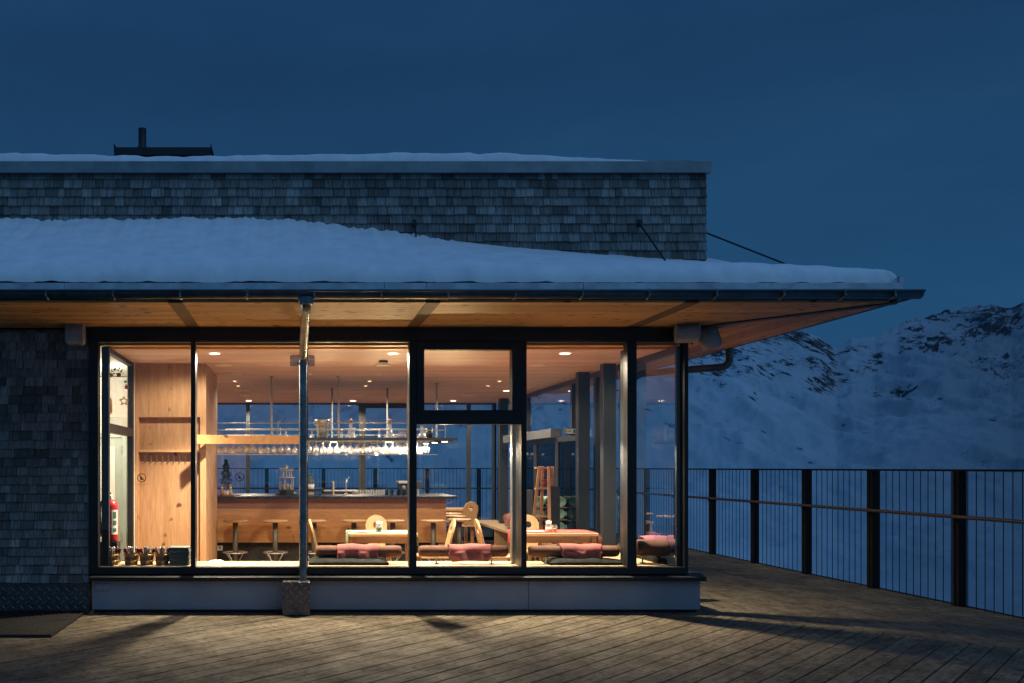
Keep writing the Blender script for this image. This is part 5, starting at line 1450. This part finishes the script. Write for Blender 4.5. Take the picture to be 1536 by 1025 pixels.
for x, cn in COLS:
    disc(x, 11.45, .11, f'plain white ceiling disc nearest the glass in the {cn} line', M_disc, 'ceiling_panel_lamp', 'ceiling disc')
    disc(x, 16.2, .11, f'plain white ceiling disc farther back in the {cn} line', M_disc, 'ceiling_panel_lamp', 'ceiling disc')
    if cn != 'right':
        disc(x + (.03 if cn == 'left' else -.06), 12.6, .13, f'round perforated ceiling grille nearer the glass in the {cn} line', M_grille)
        disc(x - .0, 15.3, .13, f'round perforated ceiling grille farther back in the {cn} line', M_grille)
disc(.08, 12.6, .13, 'round perforated ceiling grille behind the downpipe', M_grille); disc(.08, 15.1, .12, 'plain white ceiling disc behind the downpipe', M_disc, 'ceiling_panel_lamp', 'ceiling disc')
x, y = PX(575, 11.0), 11.0
t = thing('smoke_detector', 'white smoke detector on the ceiling between downlight and disc', 'smoke detector', (x, y, ZC - .001))
mb = MB(); mb.lathe([(.055, 0), (.055, -.02)], n=20); build('base', mb, M_rubber, t, local=True)
mb = MB(); mb.lathe([(.05, -.02), (.048, -.05), (.03, -.06), (0, -.061)], n=20); build('head', mb, M_paper, t, local=True)
x, y = PX(453, 10.5), 10.5
t = thing('emergency_sign', 'blank grey acrylic emergency sign panel hanging behind the downpipe', 'sign', (x, y, ZC - .001))
mb = MB(); mb.box(PX(435, y) - x, -.004, PZ(549.5, y) - ZC, PX(472, y) - x, .004, PZ(531, y) - ZC); build('panel', mb, M_exitglass, t, local=True)
mb = MB(); mb.box(PX(437, y) - x, -.02, -.04, PX(470, y) - x, .02, -.001); build('housing', mb, M_disc, t, local=True)
# lobby lamp
t = thing('lobby_ceiling_lamp', 'round white ceiling lamp in the lobby behind the left partition', 'ceiling light', (-2.75, 11.6, 2.858))
mb = MB(); mb.lathe([(0, -.06), (.12, -.055), (.14, -.03), (.14, 0)], n=24); build('shade', mb, emit('lobby_lamp_shade', (1, .93, .8), 4), t, local=True)
L = bpy.data.lights.new('lobby_light', 'POINT'); L.energy = 85; L.color = (1, .95, .80); L.shadow_soft_size = .12
o = bpy.data.objects.new('lobby_light', L); C.objects.link(o); o.parent = t; o.location = (0, 0, -.2)

# ================================================================== WORLD, SUN, CAMERA
w = bpy.data.worlds.new("World"); SC.world = w; w.use_nodes = True
nt = w.node_tree; bg = nt.nodes['Background']
SE, SR = math.radians(-1.0), math.radians(132)
sky = N(nt, 'ShaderNodeTexSky'); sky.sky_type = 'NISHITA'; sky.sun_disc = False; sky.sun_elevation = SE; sky.sun_rotation = SR; sky.altitude = 2300
bw = N(nt, 'ShaderNodeRGBToBW'); nt.links.new(sky.outputs[0], bw.inputs[0])
tc = N(nt, 'ShaderNodeTexCoord'); sp = N(nt, 'ShaderNodeSeparateXYZ'); nt.links.new(tc.outputs['Generated'], sp.inputs[0])
zen = ramp(nt, [(0.0, (0.0190, 0.0785, 0.178)), (0.12, (0.0145, 0.073, 0.174)), (0.40, (0.0090, 0.0435, 0.112)), (0.50, (0.011, 0.052, 0.135)), (0.72, (0.046, 0.140, 0.34)), (1.0, (0.060, 0.170, 0.40))], sp.outputs[2]).outputs[0]
back = ramp(nt, [(0.0, (1, 1, 1)), (1.0, (1.9, 1.7, 1.5))], math_n(nt, 'MULTIPLY_ADD', sp.outputs[1], -1.0, 0.0, clamp=True)).outputs[0]
cl = noise(nt, coords(nt, (1, 1, 3.5), kind='Generated'), 2.6, 6, 0.6)
clm = ramp(nt, [(0.35, (0.89, 0.89, 0.90)), (0.7, (1.12, 1.09, 1.05))], cl).outputs[0]
col = mixc(nt, mixc(nt, zen, back, 1.0, 'MULTIPLY'), clm, 1.0, 'MULTIPLY')
tw = mixc(nt, (0.25, 0.5, 1.0), bw.outputs[0], 1.0, 'MULTIPLY')
twn = N(nt, 'ShaderNodeMix'); twn.data_type = 'RGBA'; twn.blend_type = 'ADD'; twn.inputs[0].default_value = 0.02
nt.links.new(col, twn.inputs[6]); nt.links.new(tw, twn.inputs[7])
nt.links.new(twn.outputs[2], bg.inputs['Color']); bg.inputs['Strength'].default_value = 1.0
S = bpy.data.lights.new('sun', 'SUN'); S.energy = 0.24; S.angle = math.radians(35); S.color = (0.45, 0.68, 1.0)
so_ = bpy.data.objects.new('sun', S); C.objects.link(so_); so_.rotation_euler = (math.radians(55), 0, math.radians(48))
cam = bpy.data.cameras.new('camera'); co = bpy.data.objects.new('camera', cam); C.objects.link(co)
co.location = (0, 0, H); co.rotation_euler = (PI / 2, 0, 0)
cam.sensor_fit = 'HORIZONTAL'; cam.sensor_width = 36; cam.lens = F / 1536 * 36
cam.shift_x = (768 - CX) / 1536; cam.shift_y = (HY - 512.5) / 1536
cam.clip_end = 12000; cam.clip_start = 0.05
SC.camera = co
SC.render.engine = 'CYCLES'
SC.view_settings.view_transform = 'Standard'; SC.view_settings.look = 'None'; SC.view_settings.exposure = 0; SC.view_settings.gamma = 1
cy = SC.cycles
cy.max_bounces = 10; cy.diffuse_bounces = 5; cy.glossy_bounces = 5; cy.transparent_max_bounces = 48; cy.transmission_bounces = 6
cy.use_denoising = True; cy.sample_clamp_indirect = 6.0; cy.caustics_reflective = False; cy.caustics_refractive = False
